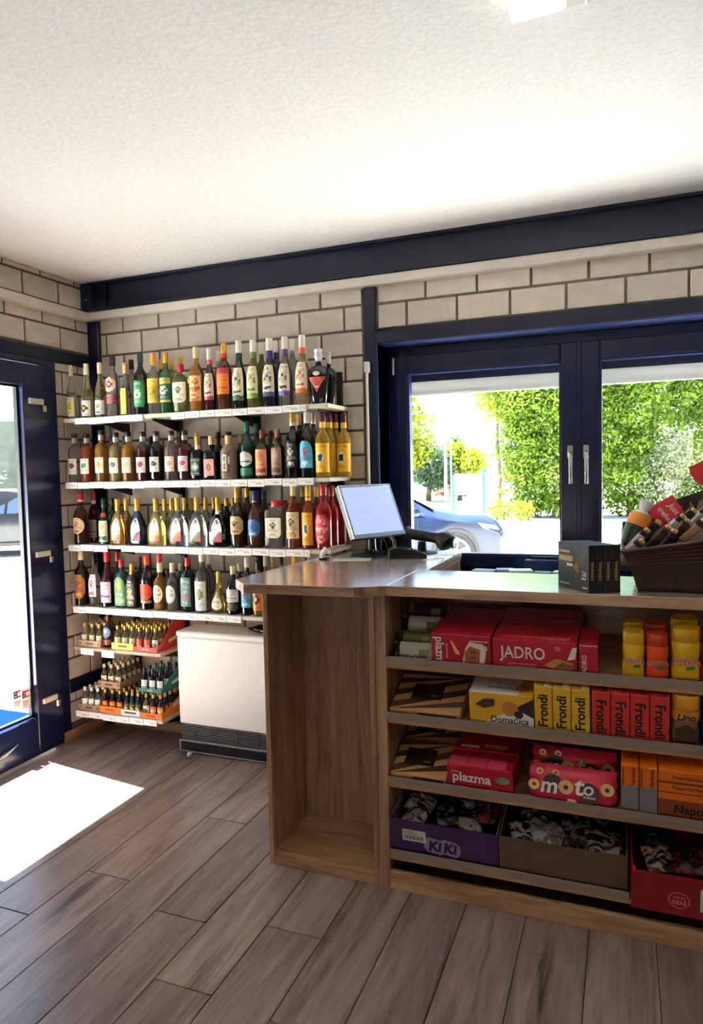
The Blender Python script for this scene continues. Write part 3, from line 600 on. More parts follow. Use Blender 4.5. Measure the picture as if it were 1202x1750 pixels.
 ('house', 2, 0.916, -0.25, 0.0517, 0.255, 'cgrey', 'gold', [('arch', .10, .58, 62, '#f0ebe4', 'slope', '#a83240', '#4f7a44')], 'clear flat bottle with arched label showing a green slope, third shelf', None),
 ('house', 2, 1.043, -0.25, 0.0525, 0.254, 'black', 'gold', [('arch', .10, .58, 62, '#f0ebe8', 'slope', '#9a2a44', '#8a4a44')], 'black flat bottle with arched white label, right end of the flat ones', ('white', .66, .73)),
 ('stout', 2, 1.157, -0.25, 0.0386, 0.304, 'dkbrown', 'gold', [('octo', .22, .52, 140, '#c9a878', 'crest', '#8c2a1f', '#3a2a1c')], 'dark brown bellied bottle with tan octagonal label and gold cap, third shelf', ('dkgold', .74, .82)),
 ('stout', 2, 1.259, -0.25, 0.0382, 0.286, 'brown', 'blue', [('octo', .20, .50, 120, '#3f6aa8', 'crest', '#c9d4e4', '#1f3566')], 'brown bottle with blue label and blue striped cap on third shelf', ('silver', .80, .82)),
 ('jug', 2, 1.376, -0.25, 0.0508, 0.237, 'clear', 'red', [('shield', .22, .64, 84, CR, 'crest', '#b7a98a', '#3a352b')], 'clear square jug bottle with cream shield label and red cap, third shelf', None),
 ('round', 2, 1.472, -0.25, 0.0373, 0.310, 'redbrn', 'cream', [('rect', .16, .58, 130, '#e0cfa4', 'crest', '#c9823c', '#7a3a2c')], 'red-amber bottle with cream label and cream cap on third shelf', None),
 ('round', 2, 1.552, -0.25, 0.0327, 0.305, 'redbrn', 'yellow', [('rect', .06, .58, 120, '#d99a1f', 'bee', '#2a3a66', '#e8d890')], 'amber bottle with yellow label and small blue emblem, third shelf', ('yellow', .77, .82)),
 ('round', 2, 1.633, -0.25, 0.0409, 0.311, 'red', 'red', [('octo', .1, .54, 120, '#c4323c', 'script', '#e89a94', '#e8b9b0')], 'bright red bottle with red script label beside the monitor, third shelf', None),
 ('round', 2, 1.639, -0.165, 0.0360, 0.303, 'red', 'red', [], 'bright red bottle just behind the red script label one', None),
 ('round', 2, 1.651, -0.088, 0.0360, 0.295, 'red', 'red', [], 'dark looking red bottle half hidden by the tilted monitor', None),
 # fourth shelf
 ('round', 3, 0.134, -0.25, 0.0395, 0.305, 'dkbrown', 'cream', [('octo', .13, .57, 130, '#a8622a', 'crest', '#d9a24c', '#6b2c18')], 'dark brown bottle with copper octagonal label, leftmost on fourth shelf', None),
 ('slim', 3, 0.227, -0.25, 0.0343, 0.294, 'clear', 'black', [('rect', .18, .60, 95, '#ece8e4', 'crest', '#b8342f', '#b8342f')], 'clear bottle with narrow white label and red mark, fourth shelf', None),
 ('slim', 3, 0.316, -0.25, 0.0389, 0.309, 'wine', 'red', [('rect', .08, .45, 120, '#ddd6e0', 'text', '#7a5a8c', '#a89ab0')], 'dark wine bottle with lilac white label and red capsule, fourth shelf', None),
 ('broad', 3, 0.413, -0.25, 0.0401, 0.262, 'dkgreen', 'red', [('arch', .04, .64, 110, '#4f7a4c', 'sun', '#7a9a5a', '#dcc43a')], 'dark green bottle with green label, yellow sun and red cap, fourth shelf', None),
 ('broad', 3, 0.483, -0.25, 0.0351, 0.242, 'dkbrown', 'gold', [('arch', .04, .58, 110, '#2c241c', 'crest', '#c9a24c', '#c9a24c')], 'brown bottle with black and gold label and gold neck, fourth shelf', ('gold', .72, .82)),
 ('round', 3, 0.582, -0.25, 0.0379, 0.286, 'black', 'orangered', [('octo', .18, .48, 140, '#d8452a', 'text', '#a82c18', '#e07a4c'), ('rect', .12, .17, 130, '#8d7a44', 'plain', '#8d7a44', '#8d7a44')], 'black bottle with orange-red label and orange-red cap, fourth shelf', None),
 ('stout', 3, 0.667, -0.25, 0.0376, 0.251, 'amber', 'cream', [('oval', .16, .54, 100, '#f0e8d8', 'script', '#c97a2c', '#c97a2c')], 'amber cross-cut bottle with white oval label and cream cap, fourth shelf', None),
 ('stout', 3, 0.748, -0.25, 0.0373, 0.253, 'cgrey', 'cream', [('oval', .16, .54, 100, '#f4f0e8', 'script', '#b0a890', '#b0a890')], 'clear cross-cut bottle with white oval label and cream cap, fourth shelf', None),
 ('broad', 3, 0.845, -0.25, 0.0416, 0.283, 'black', 'red', [('rect', .10, .64, 80, '#3a5a54', 'text', '#8c2a3c', '#5f7a70')], 'black broad bottle with grey-green label and red cap, fourth shelf', None),
 ('round', 3, 0.934, -0.25, 0.0412, 0.319, 'cgrey', 'white', [('rect', .04, .52, 105, '#eeece4', 'fruit', '#6a7a3c', '#8d9a5c')], 'clear bottle with tall white label and white cap on fourth shelf', None),
 ('pear', 3, 1.029, -0.25, 0.0439, 0.217, 'yellow', 'gold', [('drop', .08, .50, 90, '#efe8d8', 'script', '#b7a05a', '#b7a05a')], 'teardrop shaped yellow bottle with white drop label on fourth shelf', None),
 ('round', 3, 1.118, -0.25, 0.0360, 0.248, 'black', 'cream', [('rect', .26, .52, 140, '#e6e0d8', 'text', '#8c2a2c', '#554a48'), ('octo', .08, .24, 120, '#4a4538', 'plain', '#4a4538', '#4a4538')], 'black bottle with white label left of the worktop corner, fourth shelf', None),
 ('round', 3, 1.200, -0.25, 0.0327, 0.292, 'black', 'white', [('rect', .14, .46, 140, '#4a9cb8', 'crest', '#d8e4e8', '#b8342f')], 'black bottle with light blue label under the worktop corner', None),
 ('round', 3, 1.263, -0.25, 0.0295, 0.278, 'amber', 'black', [('rect', .1, .5, 140, '#cf7a2c', 'emblem', '#3a2c4a', '#e8b070')], 'amber bottle with orange label, half hidden by the counter cabinet', None),
 ('slim', 3, 1.260, -0.165, 0.0241, 0.297, 'clear', 'pale', [], 'clear pale-capped bottle behind the worktop edge, first past the corner', None),
 ('slim', 3, 1.304, -0.165, 0.0240, 0.298, 'clear', 'tan', [], 'clear tan-capped bottle behind the worktop edge', None),
 ('slim', 3, 1.351, -0.165, 0.0254, 0.312, 'clear', 'black', [], 'clear black-capped bottle behind the worktop edge', None),
 ('slim', 3, 1.427, -0.165, 0.0297, 0.307, 'yelamb', 'yellow', [], 'yellow-capped bottle behind the worktop edge', None),
]
for row in B:
    kind, s, x, y, r, h, glass, cap, labels, desc, band = row
    bottle(kind, x, y, r, h, SHZ[s], glass, cap, labels, desc, band=band)
# second-row bottles whose necks show between the front ones
BK = [(0, 0.662, -0.165, 0.0315, 0.298, 'olive', 'gold', 'gold-capped bottle behind the gap left of the green gold-capped bottle'), (0, 0.726, -0.165, 0.0313, 0.290, 'olive', 'gold', 'gold-capped bottle behind the gap right of the green gold-capped bottle'),
 (0, 0.785, -0.165, 0.0342, 0.301, 'green', 'gold', 'gold-capped green bottle behind the squat olive bottle'), (0, 0.466, -0.165, 0.0353, 0.313, 'cgrey', 'dkbrown', 'brown-capped clear bottle behind the yellow strip bottle'),
 (0, 1.022, -0.165, 0.0304, 0.315, 'cgrey', 'white', 'white-capped bottle behind the red and orange label bottle'), (0, 1.274, -0.165, 0.0326, 0.335, 'olive', 'white', 'white-capped olive bottle behind the light green band bottle'),
 (0, 1.355, -0.165, 0.0323, 0.337, 'navy', 'white', 'white-capped dark bottle behind the navy band bottle'), (0, 1.446, -0.165, 0.0320, 0.338, 'cgrey', 'white', 'white-capped clear bottle behind the purple band bottle'),
 (1, 0.313, -0.165, 0.0327, 0.254, 'brown', 'black', 'dark flask bottle behind the dark green fruit label flask'), (1, 0.402, -0.165, 0.0325, 0.251, 'brown', 'black', 'dark flask bottle behind the pale yellow flower label flask'), (1, 0.574, -0.165, 0.0320, 0.244, 'brown', 'black', 'dark flask bottle behind the gap beside the two cherries flask'),
 (1, 0.868, -0.165, 0.0311, 0.248, 'brown', 'tan', 'tan-capped dark bottle behind the creature print bottle'), (1, 1.005, -0.165, 0.0306, 0.249, 'brown', 'black', 'black-capped dark bottle behind the salmon label bottle'), (1, 1.137, -0.165, 0.0302, 0.225, 'brown', 'tan', 'tan-capped dark bottle behind the taupe liqueur bottle'), (1, 1.228, -0.165, 0.0329, 0.281, 'dkgreen', 'teal', 'green-capped dark bottle behind the white oval label bottle'), (1, 1.311, -0.165, 0.0327, 0.242, 'dkbrown', 'brownred', 'brown-capped dark bottle behind the peach label bottle'),
 (1, 1.474, -0.165, 0.0306, 0.316, 'black', 'tan', 'tan-capped black bottle behind the silver lettering bottle'), (1, 1.551, -0.165, 0.0304, 0.318, 'black', 'silver', 'silver-capped black bottle behind the sky blue label bottle'),
 (2, 0.295, -0.165, 0.0297, 0.252, 'dkgreen', 'dkgreen', 'green-capped dark bottle behind the green herb bottle'), (2, 0.392, -0.165, 0.0327, 0.248, 'amber', 'gold', 'gold-capped bottle behind the amber flat bottle'), (2, 0.651, -0.165, 0.0319, 0.246, 'yellow', 'gold', 'gold-capped bottle behind the yellow flat bottle'), (2, 0.697, -0.165, 0.0317, 0.249, 'yellow', 'gold', 'gold-capped bottle behind the left shoulder of the red slope bottle'),
 (2, 0.779, -0.165, 0.0315, 0.249, 'cgrey', 'gold', 'gold-capped bottle behind the red slope bottle'), (2, 0.768, -0.088, 0.0321, 0.245, 'cgrey', 'gold', 'gold-capped bottle behind the left shoulder of the green slope bottle'), (2, 0.912, -0.165, 0.0311, 0.251, 'cgrey', 'gold', 'gold-capped bottle behind the green slope bottle'), (2, 0.914, -0.088, 0.0285, 0.248, 'black', 'gold', 'gold-capped bottle behind the left shoulder of the black flat bottle'), (2, 1.041, -0.165, 0.0307, 0.247, 'black', 'gold', 'gold-capped bottle behind the black flat bottle'), (2, 1.034, -0.088, 0.0251, 0.244, 'black', 'gold', 'gold-capped bottle behind the left shoulder of the octagonal label bottle'),
 (2, 1.165, -0.165, 0.0333, 0.301, 'dkbrown', 'gold', 'gold-capped brown bottle behind the octagonal label bottle'), (2, 1.264, -0.165, 0.0330, 0.284, 'brown', 'blue', 'blue-capped brown bottle behind the blue label bottle'), (2, 1.383, -0.165, 0.0326, 0.233, 'clear', 'red', 'red-capped clear bottle behind the square jug bottle'), (2, 1.483, -0.165, 0.0293, 0.300, 'redbrn', 'dkgold', 'gold-capped amber bottle behind the cream label amber bottle'), (2, 1.557, -0.165, 0.0291, 0.299, 'redbrn', 'yellow', 'yellow-capped amber bottle behind the small blue emblem bottle'),
 (3, 0.316, -0.165, 0.0331, 0.292, 'wine', 'red', 'red-capped dark bottle behind the lilac label wine bottle'), (3, 0.468, -0.165, 0.0310, 0.270, 'dkbrown', 'brownred', 'dark-capped bottle behind the black and gold label bottle'), (3, 0.602, -0.165, 0.0338, 0.289, 'black', 'orangered', 'orange-capped black bottle behind the amber cross-cut bottle'), (3, 0.738, -0.165, 0.0318, 0.241, 'cgrey', 'cream', 'cream-capped clear bottle behind the clear cross-cut bottle'), (3, 0.922, -0.165, 0.0312, 0.290, 'cgrey', 'white', 'white-capped clear bottle behind the tall white label bottle'), (3, 1.106, -0.165, 0.0276, 0.248, 'black', 'cream', 'cream-capped dark bottle behind the bottle left of the worktop corner')]
for s, x, y, r, h, glass, cap, desc in BK:
    k = 'house' if s == 2 and x < 1.02 and cap == 'gold' else 'round'
    bottle(k, x, y, r if k != 'house' else r*1.4, h, SHZ[s], glass, cap, [], desc)

# ------------------------------------------------------------------ trays of miniatures
def mini_proto(glass, cap, lab, h=.125, r=.0185):
    """one miniature with its parts, hidden in the tray loop as the first bottle"""
    prof, zc, rn, ex, dep = KIND['mini']
    t = link('miniature_bottle', None); t['category'] = 'bottle'
    MB().lathe([(a*r, c*h) for a, c in prof], 12).obj('glass_body', G[glass], t, smooth=True)
    MB().lathe([(rn*r, zc*h), (rn*r, h)], 10).obj('cap', CP[cap], t, smooth=True)
    if lab:
        patch(prof, h, r, ex, dep, .06, .50, 150, 'rect', lab[1], [C_(lab[0]), ink(lab[0]), C_(lab[2]), C_(lab[3])], 'label', t)
    return t
def tray(x0, x1, y0, y1, z, hf, hb, m, desc, pr=None, flap=None):
    t = thing('cardboard_tray', desc, 'tray', ((x0+x1)/2, y0, z))
    w = (x1-x0)/2; d = y1-y0; k = .003
    MB().box(-w, w, 0, d, 0, k).obj('bottom', m, t)
    MB().box(-w, w, 0, k, k, hf).obj('front_wall', m, t)
    MB().box(-w, w, d-k, d, k, hb).obj('back_wall', m, t)
    for s in (-1, 1):
        a = w if s > 0 else -w
        hm = hb if not (flap and s > 0) else flap
        b = MB().face([(a, 0, k), (a, d, k), (a, d, hm), (a, d*.72, hm), (a, d*.05, hf)]).face([(a-s*k, 0, k), (a-s*k, d, k), (a-s*k, d, hm), (a-s*k, d*.72, hm), (a-s*k, d*.05, hf)]).face([(a, d*.05, hf), (a-s*k, d*.05, hf), (a-s*k, d*.72, hm), (a, d*.72, hm)]).face([(a, d*.72, hm), (a-s*k, d*.72, hm), (a-s*k, d, hm), (a, d, hm)])
        so = b.obj('side_wall', m, t)
        if flap and s > 0: MB().face([(a+.001, d*.40, hf*1.2), (a+.001, d*.72, hf*1.6), (a+.001, d*.72, hf*2.5), (a+.001, d*.40, hf*1.9)]).obj('side_print', mat('#e8ddd0', .6), so)
    if pr:
        MB().face([(-w*pr[1], -.001, hf*.40), (w*pr[1], -.001, hf*.40), (w*pr[1], -.001, hf*.70), (-w*pr[1], -.001, hf*.70)]).obj('front_print', mat(pr[0], .6), t)
        if pr[1] < .5: MB().face([(-w*.92, -.001, hf*.3), (-w*.75, -.001, hf*.3), (-w*.75, -.001, hf*.8), (-w*.92, -.001, hf*.8)]).face([(w*.75, -.001, hf*.3), (w*.92, -.001, hf*.3), (w*.92, -.001, hf*.8), (w*.75, -.001, hf*.8)]).obj('corner_mark', mat(pr[2], .6), t)
    return t
def fill(x0, x1, y0, z, cols, rows, protos, label, group, step=.042):
    first = {}
    for j in range(rows):
        for i in range(cols):
            k = protos[min(i, len(protos)-1)] if j == 0 or len(protos) > 1 else protos[0]
            if k not in first: o = first[k] = mini_proto(*MIN[k])
            else: o = copy_tree(first[k])
            o.location = (x0+.021+(x1-x0-.042)*(i/max(1, cols-1)), y0+.025+j*step+rp_.uniform(-.002, .002), z+.003)
            o['label'] = label if isinstance(label, str) else label[k]; o['group'] = group if isinstance(label, str) else group+', '+k
MIN = {'cream': ('tan', 'tan', ('#e8d8b4', 'text', '#a8762c', '#a8762c')), 'creamy': ('cyel', 'gold', ('#eadfae', 'text', '#b79a3c', '#b79a3c')), 'redl': ('pinkish', 'gold', ('#d84a3c', 'text', '#f0d0c4', '#f0d0c4')),
 'whitel': ('tan', 'gold', ('#efe6d8', 'emblem', '#3a2a2a', '#8c5a5a')), 'white2': ('cgrey', 'white', ('#efece6', 'plain', '#ccc', '#ccc')), 'orl': ('dkbrown', 'gold', ('#e0b23c', 'head', '#d8451f', '#b8342f')),
 'blk': ('dkgreen', 'gold', ('#4a4020', 'emblem', '#d8b23c', '#d8b23c')), 'yorl': ('dkbrown', 'tan', ('#dfa03c', 'head', '#d8651f', '#e8d0a0')), 'ylw': ('cyel', 'cream', ('#efe4c8', 'emblem', '#4a4a2c', '#8a8a4c')), 'dgw': ('black', 'dkgreen', ('#e6ebe6', 'text', '#3a6a5a', '#3a6a5a'))}
M_ORG = mat('#e07f2a', .6); M_RED = mat('#c8352f', .6); M_YEL = mat('#e0bd5e', .6); M_TEAL = mat('#2f6a60', .6); M_WHT = mat('#e4e1e4', .6)
yf, dd = -.292, .26
tray(.130, .283, yf, yf+dd, SHZ[4], .036, .05, M_KRAFT, 'brown cardboard tray of miniatures at the left of the tan shelf', ('#5b3a24', .34, '#7a4a34'))
fill(.135, .280, yf, SHZ[4], 3, 5, ['cream'], 'cream-labelled miniature bottle in the brown tray on the tan shelf', 'miniatures in the brown tray on the tan shelf')
bottle('stout', 0.305, -0.25, 0.0261, 0.182, SHZ[4], 'dkbrown', 'brownred', [('oval', .3, .62, 130, '#8d96b0', 'crest', '#3a4a7a', '#d0d4dc'), ('rect', .08, .24, 130, '#8c4438', 'plain', '#8c4438', '#8c4438')], 'dark bottle with blue-grey oval label between two trays on the tan shelf')
tray(.360, .505, yf, yf+dd, SHZ[4], .038, .05, M_YEL, 'yellow cardboard tray of miniatures on the tan shelf', ('#6b4a24', .4, '#e0bd5e'))
fill(.365, .503, yf, SHZ[4], 3, 5, ['creamy'], 'yellow-labelled miniature bottle with gold cap in the yellow tray', 'miniatures in the yellow tray')
tray(.508, .660, yf, yf+dd, SHZ[4], .026, .03, M_RED, 'red cardboard tray with a high side flap on the tan shelf', ('#e8a89a', .3, '#c8352f'), .165)
fill(.512, .655, yf, SHZ[4], 3, 5, ['redl', 'redl', 'whitel'], {'redl': 'red-labelled miniature bottle with gold cap in the red tray', 'whitel': 'white-labelled miniature bottle in the right column of the red tray'}, 'miniatures in the red tray')
tray(.112, .252, yf, yf+dd, SHZ[5], .034, .06, M_KRAFT, 'brown cardboard tray at the left of the lowest shelf', ('#5b3a24', .34, '#7a4a34'))
fill(.118, .248, yf, SHZ[5], 3, 5, ['white2'], 'white-labelled miniature bottle with white cap on the lowest shelf', 'white-labelled miniatures on the lowest shelf')
tray(.256, .404, yf, yf+dd, SHZ[5], .038, .04, M_ORG, 'orange cardboard tray in the middle of the lowest shelf', ('#c0431f', .42, '#e07f2a'))
fill(.260, .400, yf, SHZ[5], 3, 5, ['orl'], 'dark miniature with orange and yellow label in the middle orange tray', 'miniatures in the middle orange tray')
tray(.406, .530, yf, yf+dd, SHZ[5], .034, .04, M_WHT, 'white cardboard tray between two orange ones on the lowest shelf', ('#4a4a50', .62, '#e4e1e4'))
fill(.410, .526, yf, SHZ[5], 3, 5, ['blk'], 'dark green miniature with gold print in the white tray', 'miniatures in the white tray')
tray(.533, .676, yf, yf+dd, SHZ[5], .030, .03, M_ORG, 'orange cardboard tray at the right end of the lowest shelf', ('#c0431f', .42, '#e07f2a'), .095)
fill(.538, .672, yf, SHZ[5], 3, 5, ['whitel', 'yorl', 'yorl'], {'whitel': 'white-labelled miniature in the left column of the right orange tray', 'yorl': 'dark miniature with yellow-orange label in the right orange tray'}, 'miniatures in the right orange tray')
zu = SHZ[5]+.1285
tray(.219, .370, -.252, -.022, zu, .036, .05, M_KRAFT, 'brown cardboard tray stacked on the miniatures of the middle orange tray', ('#5b3a24', .34, '#7a4a34'))
fill(.224, .366, -.252, zu, 3, 5, ['ylw'], 'pale yellow miniature bottle in the stacked brown tray', 'miniatures in the stacked brown tray')
tt = tray(.497, .650, -.252, -.022, zu, .022, .03, M_TEAL, 'teal cardboard tray stacked above the right orange tray', ('#9fb8b0', .2, '#2f6a60'), .12)
fill(.502, .646, -.252, zu, 3, 4, ['dgw'], 'black miniature bottle with white oval label in the teal tray', 'miniatures in the teal tray', .05)

# ------------------------------------------------------------------ storage heater, ball, bag
ht = thing('storage_heater', 'white storage heater with black grille standing under the wall shelves', 'heater', (.74, -.225, 0))
HW = .80
MB().box(0, HW, 0, .19, .155, .627).obj('body', M_WHITE, ht, bevel=.006)
MB().box(-.004, HW+.004, -.004, .19, .630, .662).obj('lid', M_WHITE, ht, bevel=.008)
MB().box(.01, HW-.01, .03, .18, .0, .155).obj('plinth', M_BLACKM, ht)
for i in range(7):
    z = .078+i*.0115
    MB().face([(.008, .004, z), (HW-.008, .004, z), (HW-.008, .020, z+.006), (.008, .020, z+.006)]).face([(.008, .004, z+.002), (HW-.008, .004, z+.002), (HW-.008, .020, z+.008), (.008, .020, z+.008)]).face([(.008, .004, z), (HW-.008, .004, z), (HW-.008, .004, z+.002), (.008, .004, z+.002)]).obj('louvre', mat('#77736e', .4, .3), ht)
for i in range(6):
    x = .09+i*.13; MB().box(x-.006, x+.006, .006, .028, .074, .157).obj('louvre_post', M_BLACKM, ht)
g = MB().box(0, HW, -.012, .02, .062, .070).box(0, HW, -.012, .02, .006, .012).box(0, .012, -.012, .02, .012, .062).box(HW-.012, HW, -.012, .02, .012, .062).obj('air_outlet', mat('#85827e', .4), ht, bevel=.002)
r_ = MB()
for i in range(90): r_.box(.014+i*.0086, .0175+i*.0086, -.008, .012, .012, .062)
stuff(r_.obj('rib', mat('#35322f', .5), ht))
tag(MB().lathe([(.001, 0), (.009, .0015), (.014, .006), (.0165, .0135), (.0175, .018), (.0165, .0225), (.014, .030), (.009, .0345), (.001, .036)], 20).obj('metal_ball', mat('#b5b2ad', .3, .9), None, (.845, -.292, 0), smooth=True), 'small grey metal ball lying on the floor before the heater', 'ball')
def lump(name, rx, ry, rz, m, loc, seed, rot=(0, 0, 0), amp=.25):
    bm = bmesh.new(); bmesh.ops.create_icosphere(bm, subdivisions=3, radius=1); q = random.Random(seed); ph = [q.uniform(0, 6) for _ in range(9)]
    for v in bm.verts:
        d = 1+amp*(math.sin(3*v.co.x*2+ph[0])*math.sin(4*v.co.y+ph[1])+.6*math.sin(7*v.co.x+ph[2]+5*v.co.z)*math.sin(6*v.co.y+ph[3]))
        v.co = Vector((v.co.x*rx*d, v.co.y*ry*d, max(-.0, v.co.z+.55)*rz*d))
    me = bpy.data.meshes.new(name); bm.to_mesh(me); bm.free(); me.materials.append(m); me.shade_smooth()
    return link(name, me, None, loc, rot)
tag(lump('plastic_bag', .14, .065, .032, mat('#0c0c0d', .3), (1.31, -.12, .662), 3), 'crumpled black plastic bag lying on the white heater', 'bag')

# ------------------------------------------------------------------ counter
YC = -1.04
ec = thing('end_cabinet', 'open upright wooden cabinet at the left end of the counter', 'cabinet', (1.94, -.88, 0))
def panel(name, x0, x1, y0, y1, z0, z1, m, par, off):
    return MB().box(x0-off[0], x1-off[0], y0-off[1], y1-off[1], z0, z1).obj(name, m, par, bevel=.0015)
of = (1.94, -.88)
panel('left_panel', 1.718, 1.737, YC, -.05, 0, 1.06, M_WOODZ, ec, of)
panel('right_panel', 2.144, 2.1635, YC, -.70, 0, 1.06, M_WOODZ, ec, of)
panel('back_panel', 1.737, 2.144, -.735, -.716, 0, 1.06, M_WOODZ, ec, of)
panel('bottom_board', 1.737, 2.144, YC+.002, -.735, .038, .057, M_WOODX, ec, of)
panel('kick_board', 1.737, 2.144, YC+.004, YC+.02, 0, .037, M_WOODX, ec, of)
panel('top_rail', 1.737, 2.144, YC+.03, -.735, 1.042, 1.06, M_WOODX, ec, of)
panel('inner_side_panel', 2.232, 2.25, -.60, -.03, 0, 1.06, M_WOODZ, ec, of)
dc = thing('display_cabinet', 'long wooden counter cabinet with four slanted snack shelves', 'cabinet', (3.1, -.84, 0))
of = (3.1, -.84)
XR = 4.2
panel('side_panel', 2.165, 2.205, YC, -.62, 0, 1.06, M_WOODZ, dc, of)
panel('side_panel', XR-.04, XR, YC, -.62, 0, 1.06, M_WOODZ, dc, of)
panel('back_panel', 2.205, XR-.04, -.645, -.625, 0, 1.06, M_WOODX, dc, of)
panel('kick_board', 2.205, XR-.04, YC, YC+.018, 0, .066, M_WOODX, dc, of)
SL = R(9); SY = -1.025; SZ = (.822, .625, .393, .128)
def on_shelf(s, x, y=0., z=0.):
    """point of the slanted shelf s, y measured up the slope from the front"""
    return (x, SY+y*math.cos(SL)-z*math.sin(SL), SZ[s]+y*math.sin(SL)+z*math.cos(SL))
for s in range(4):
    e = link('display_shelf', None, dc, (0, SY+.84, SZ[s]), (SL, 0, 0))
    MB().box(2.206-3.1, XR-.041-3.1, -.014, .375, -.019, 0).obj('board', M_WOODX, e, bevel=.0015)
    xe = 3.0 if s == 3 else XR-.041
    MB().box(2.206-3.1, xe-3.1, -.0165, -.0125, -.002, .025).obj('price_rail', M_STRIP, e)
wl = tag(MB().prism([(1.603, -1.034), (1.69, -1.126), (2.113, -1.104), (2.2115, -1.044), (2.2115, -.64), (2.25, -.64), (2.25, -.008), (1.66, -.008), (1.645, -.30)], 1.0605, 1.0955).obj('worktop', M_TOP, bevel=.002), 'left worktop with a cut corner carrying the monitor and card terminal', 'worktop')
wr = tag(MB().box(2.2135, XR+.02, -1.047, -.6415, 1.0605, 1.0955).obj('worktop', M_TOP, bevel=.002), 'right worktop over the snack shelves carrying boxes and basket', 'worktop')
# wooden edging of the worktops (same boards, own grain)
wl.name = 'worktop'
MB().face([(1.69, -1.1268, 1.0615), (2.113, -1.1048, 1.0615), (2.113, -1.1048, 1.0945), (1.69, -1.1268, 1.0945)]).face([(2.113, -1.1048, 1.0615), (2.2110, -1.0452, 1.0615), (2.2110, -1.0452, 1.0945), (2.113, -1.1048, 1.0945)]).face([(1.603, -1.0348, 1.0615), (1.69, -1.1268, 1.0615), (1.69, -1.1268, 1.0945), (1.603, -1.0348, 1.0945)]).obj('edge_band', M_WOODX, wl)
MB().face([(2.214, -1.0478, 1.0615), (XR, -1.0478, 1.0615), (XR, -1.0478, 1.0945), (2.214, -1.0478, 1.0945)]).obj('edge_band', M_WOODX, wr)
MB().face([(2.2508, -.64, 1.0615), (2.2508, -.008, 1.0615), (2.2508, -.008, 1.0945), (2.2508, -.64, 1.0945)]).obj('edge_band', M_WOODY, wl)
# desk inside the counter
dk = thing('cash_desk', 'low desk behind the counter under the window', 'desk', (2.9, -.2, 0))
MB().box(-.645, 1.2, -.16, .19, .93, .95).obj('desk_top', M_WOODX, dk, bevel=.002)
for x in (-.63, 1.16):
    MB().box(x, x+.03, -.15, .18, 0, .93).obj('leg_panel', M_WOODZ, dk)
def small_box(name, label, cat, w, d, h, loc, m, rz=0, rx=0):
    return tag(MB().box(-w/2, w/2, -d/2, d/2, 0, h).obj(name, m, None, loc, (rx, 0, rz), bevel=.002), label, cat)
small_box('paper_stack', 'white paper pad standing proud on the cash desk', 'paper', .10, .07, .098, (2.56, -.22, .95), M_WHITE, .3)
small_box('black_case', 'small black case at the left of the cash desk', 'case', .10, .08, .092, (2.40, -.22, .95), M_BLACK, -.1)
small_box('receipt_box', 'pale blue receipt box next to the black case on the cash desk', 'box', .08, .06, .095, (2.49, -.19, .95), mat('#9fb6d8', .5), .2)
small_box('black_box', 'black box right of the white pad on the cash desk', 'box', .075, .06, .09, (2.655, -.22, .95), M_BLACK)
small_box('receipt_stack', 'stack of white receipts, rightmost paper on the cash desk', 'paper', .07, .05, .094, (2.735, -.21, .95), M_WHITE, -.25)
mk = thing('marker_pen', 'black marker pen with red cap lying on the window sill', 'pen', (2.66, .085, .981+.0))
MB().tube([(-.09, 0, .082), (.06, 0, .082)], .008, 10).obj('barrel', M_BLACK, mk, smooth=True)
MB().tube([(.06, 0, .082), (.115, 0, .082)], .0105, 10).obj('cap', mat('#c8202c', .35), mk, smooth=True)
tag(MB().box(-.12, .13, -.03, .03, 0, .0725).obj('pen_box', M_NAVY2, None, (2.66, .085, .981), bevel=.003), 'flat dark blue box on the window sill under the marker pen', 'box')

# ------------------------------------------------------------------ things on the left worktop
T = 1.0955
mo = thing('monitor', 'tilted silver and black flat monitor with a pale blue screen', 'monitor', (1.872, -.235, T))
yw, tl = 1.091, .413
Rm = Matrix.Rotation(yw, 3, 'Z') @ Matrix.Rotation(-tl, 3, 'X')
mc = Vector((1.882, -.25, 1.311)) - Vector((1.872, -.235, T))
hd = link('screen_head', None, mo, mc, Rm.to_euler())
w, h = .165, .132
MB().box(-w, w, 0, .028, -h, h).obj('casing', M_BLACK, hd, bevel=.004)
MB().box(-w, w, -.006, .004, -h, -h+.020).box(-w, w, -.006, .004, h-.014, h).box(-w, -w+.012, -.006, .004, -h+.02, h-.014).box(w-.012, w, -.006, .004, -h+.02, h-.014).obj('bezel', mat('#a9aeb8', .3, .4), hd, bevel=.002)
sc_ = MB().box(-w+.011, w-.011, -.0045, .001, -h+.019, h-.013)
def screenmat():
    m, n, l, b = nodemat('screen')
    b.inputs['Base Color'].default_value = (.05, .06, .08, 1); b.inputs['Roughness'].default_value = .18
    b.inputs['Emission Color'].default_value = (.50, .62, 1.0, 1); b.inputs['Emission Strength'].default_value = .46
    return m
sc_.obj('screen', screenmat(), hd)
MB().box(-.10, .02, -.0052, -.0046, .06, .064).box(-.10, .06, -.0052, -.0046, .03, .033).box(-.10, .0, -.0052, -.0046, -.03, -.027).obj('screen_text', mat((.42, .54, .95), .5, emit=.3), hd)
MB().lathe([(.10, 0), (.10, .008), (.03, .018), (.022, .03)], 24, 0, 3, .8).obj('foot', M_BLACK, mo, smooth=True, rot=(0, 0, yw))
MB().tube([(0, 0, .015), (-.004, .004, .12), tuple(mc + Rm @ Vector((0, .028, 0)))], [.022, .018, .02], 10).obj('neck', M_BLACK, mo, smooth=True)
MB().tube([(.0, .02, .13), (.04, .06, .07), (.05, .10, .012), (-.02, .14, .006), (-.1, .17, .006)], .005, 6).obj('cable', M_BLACKM, mo, smooth=True)
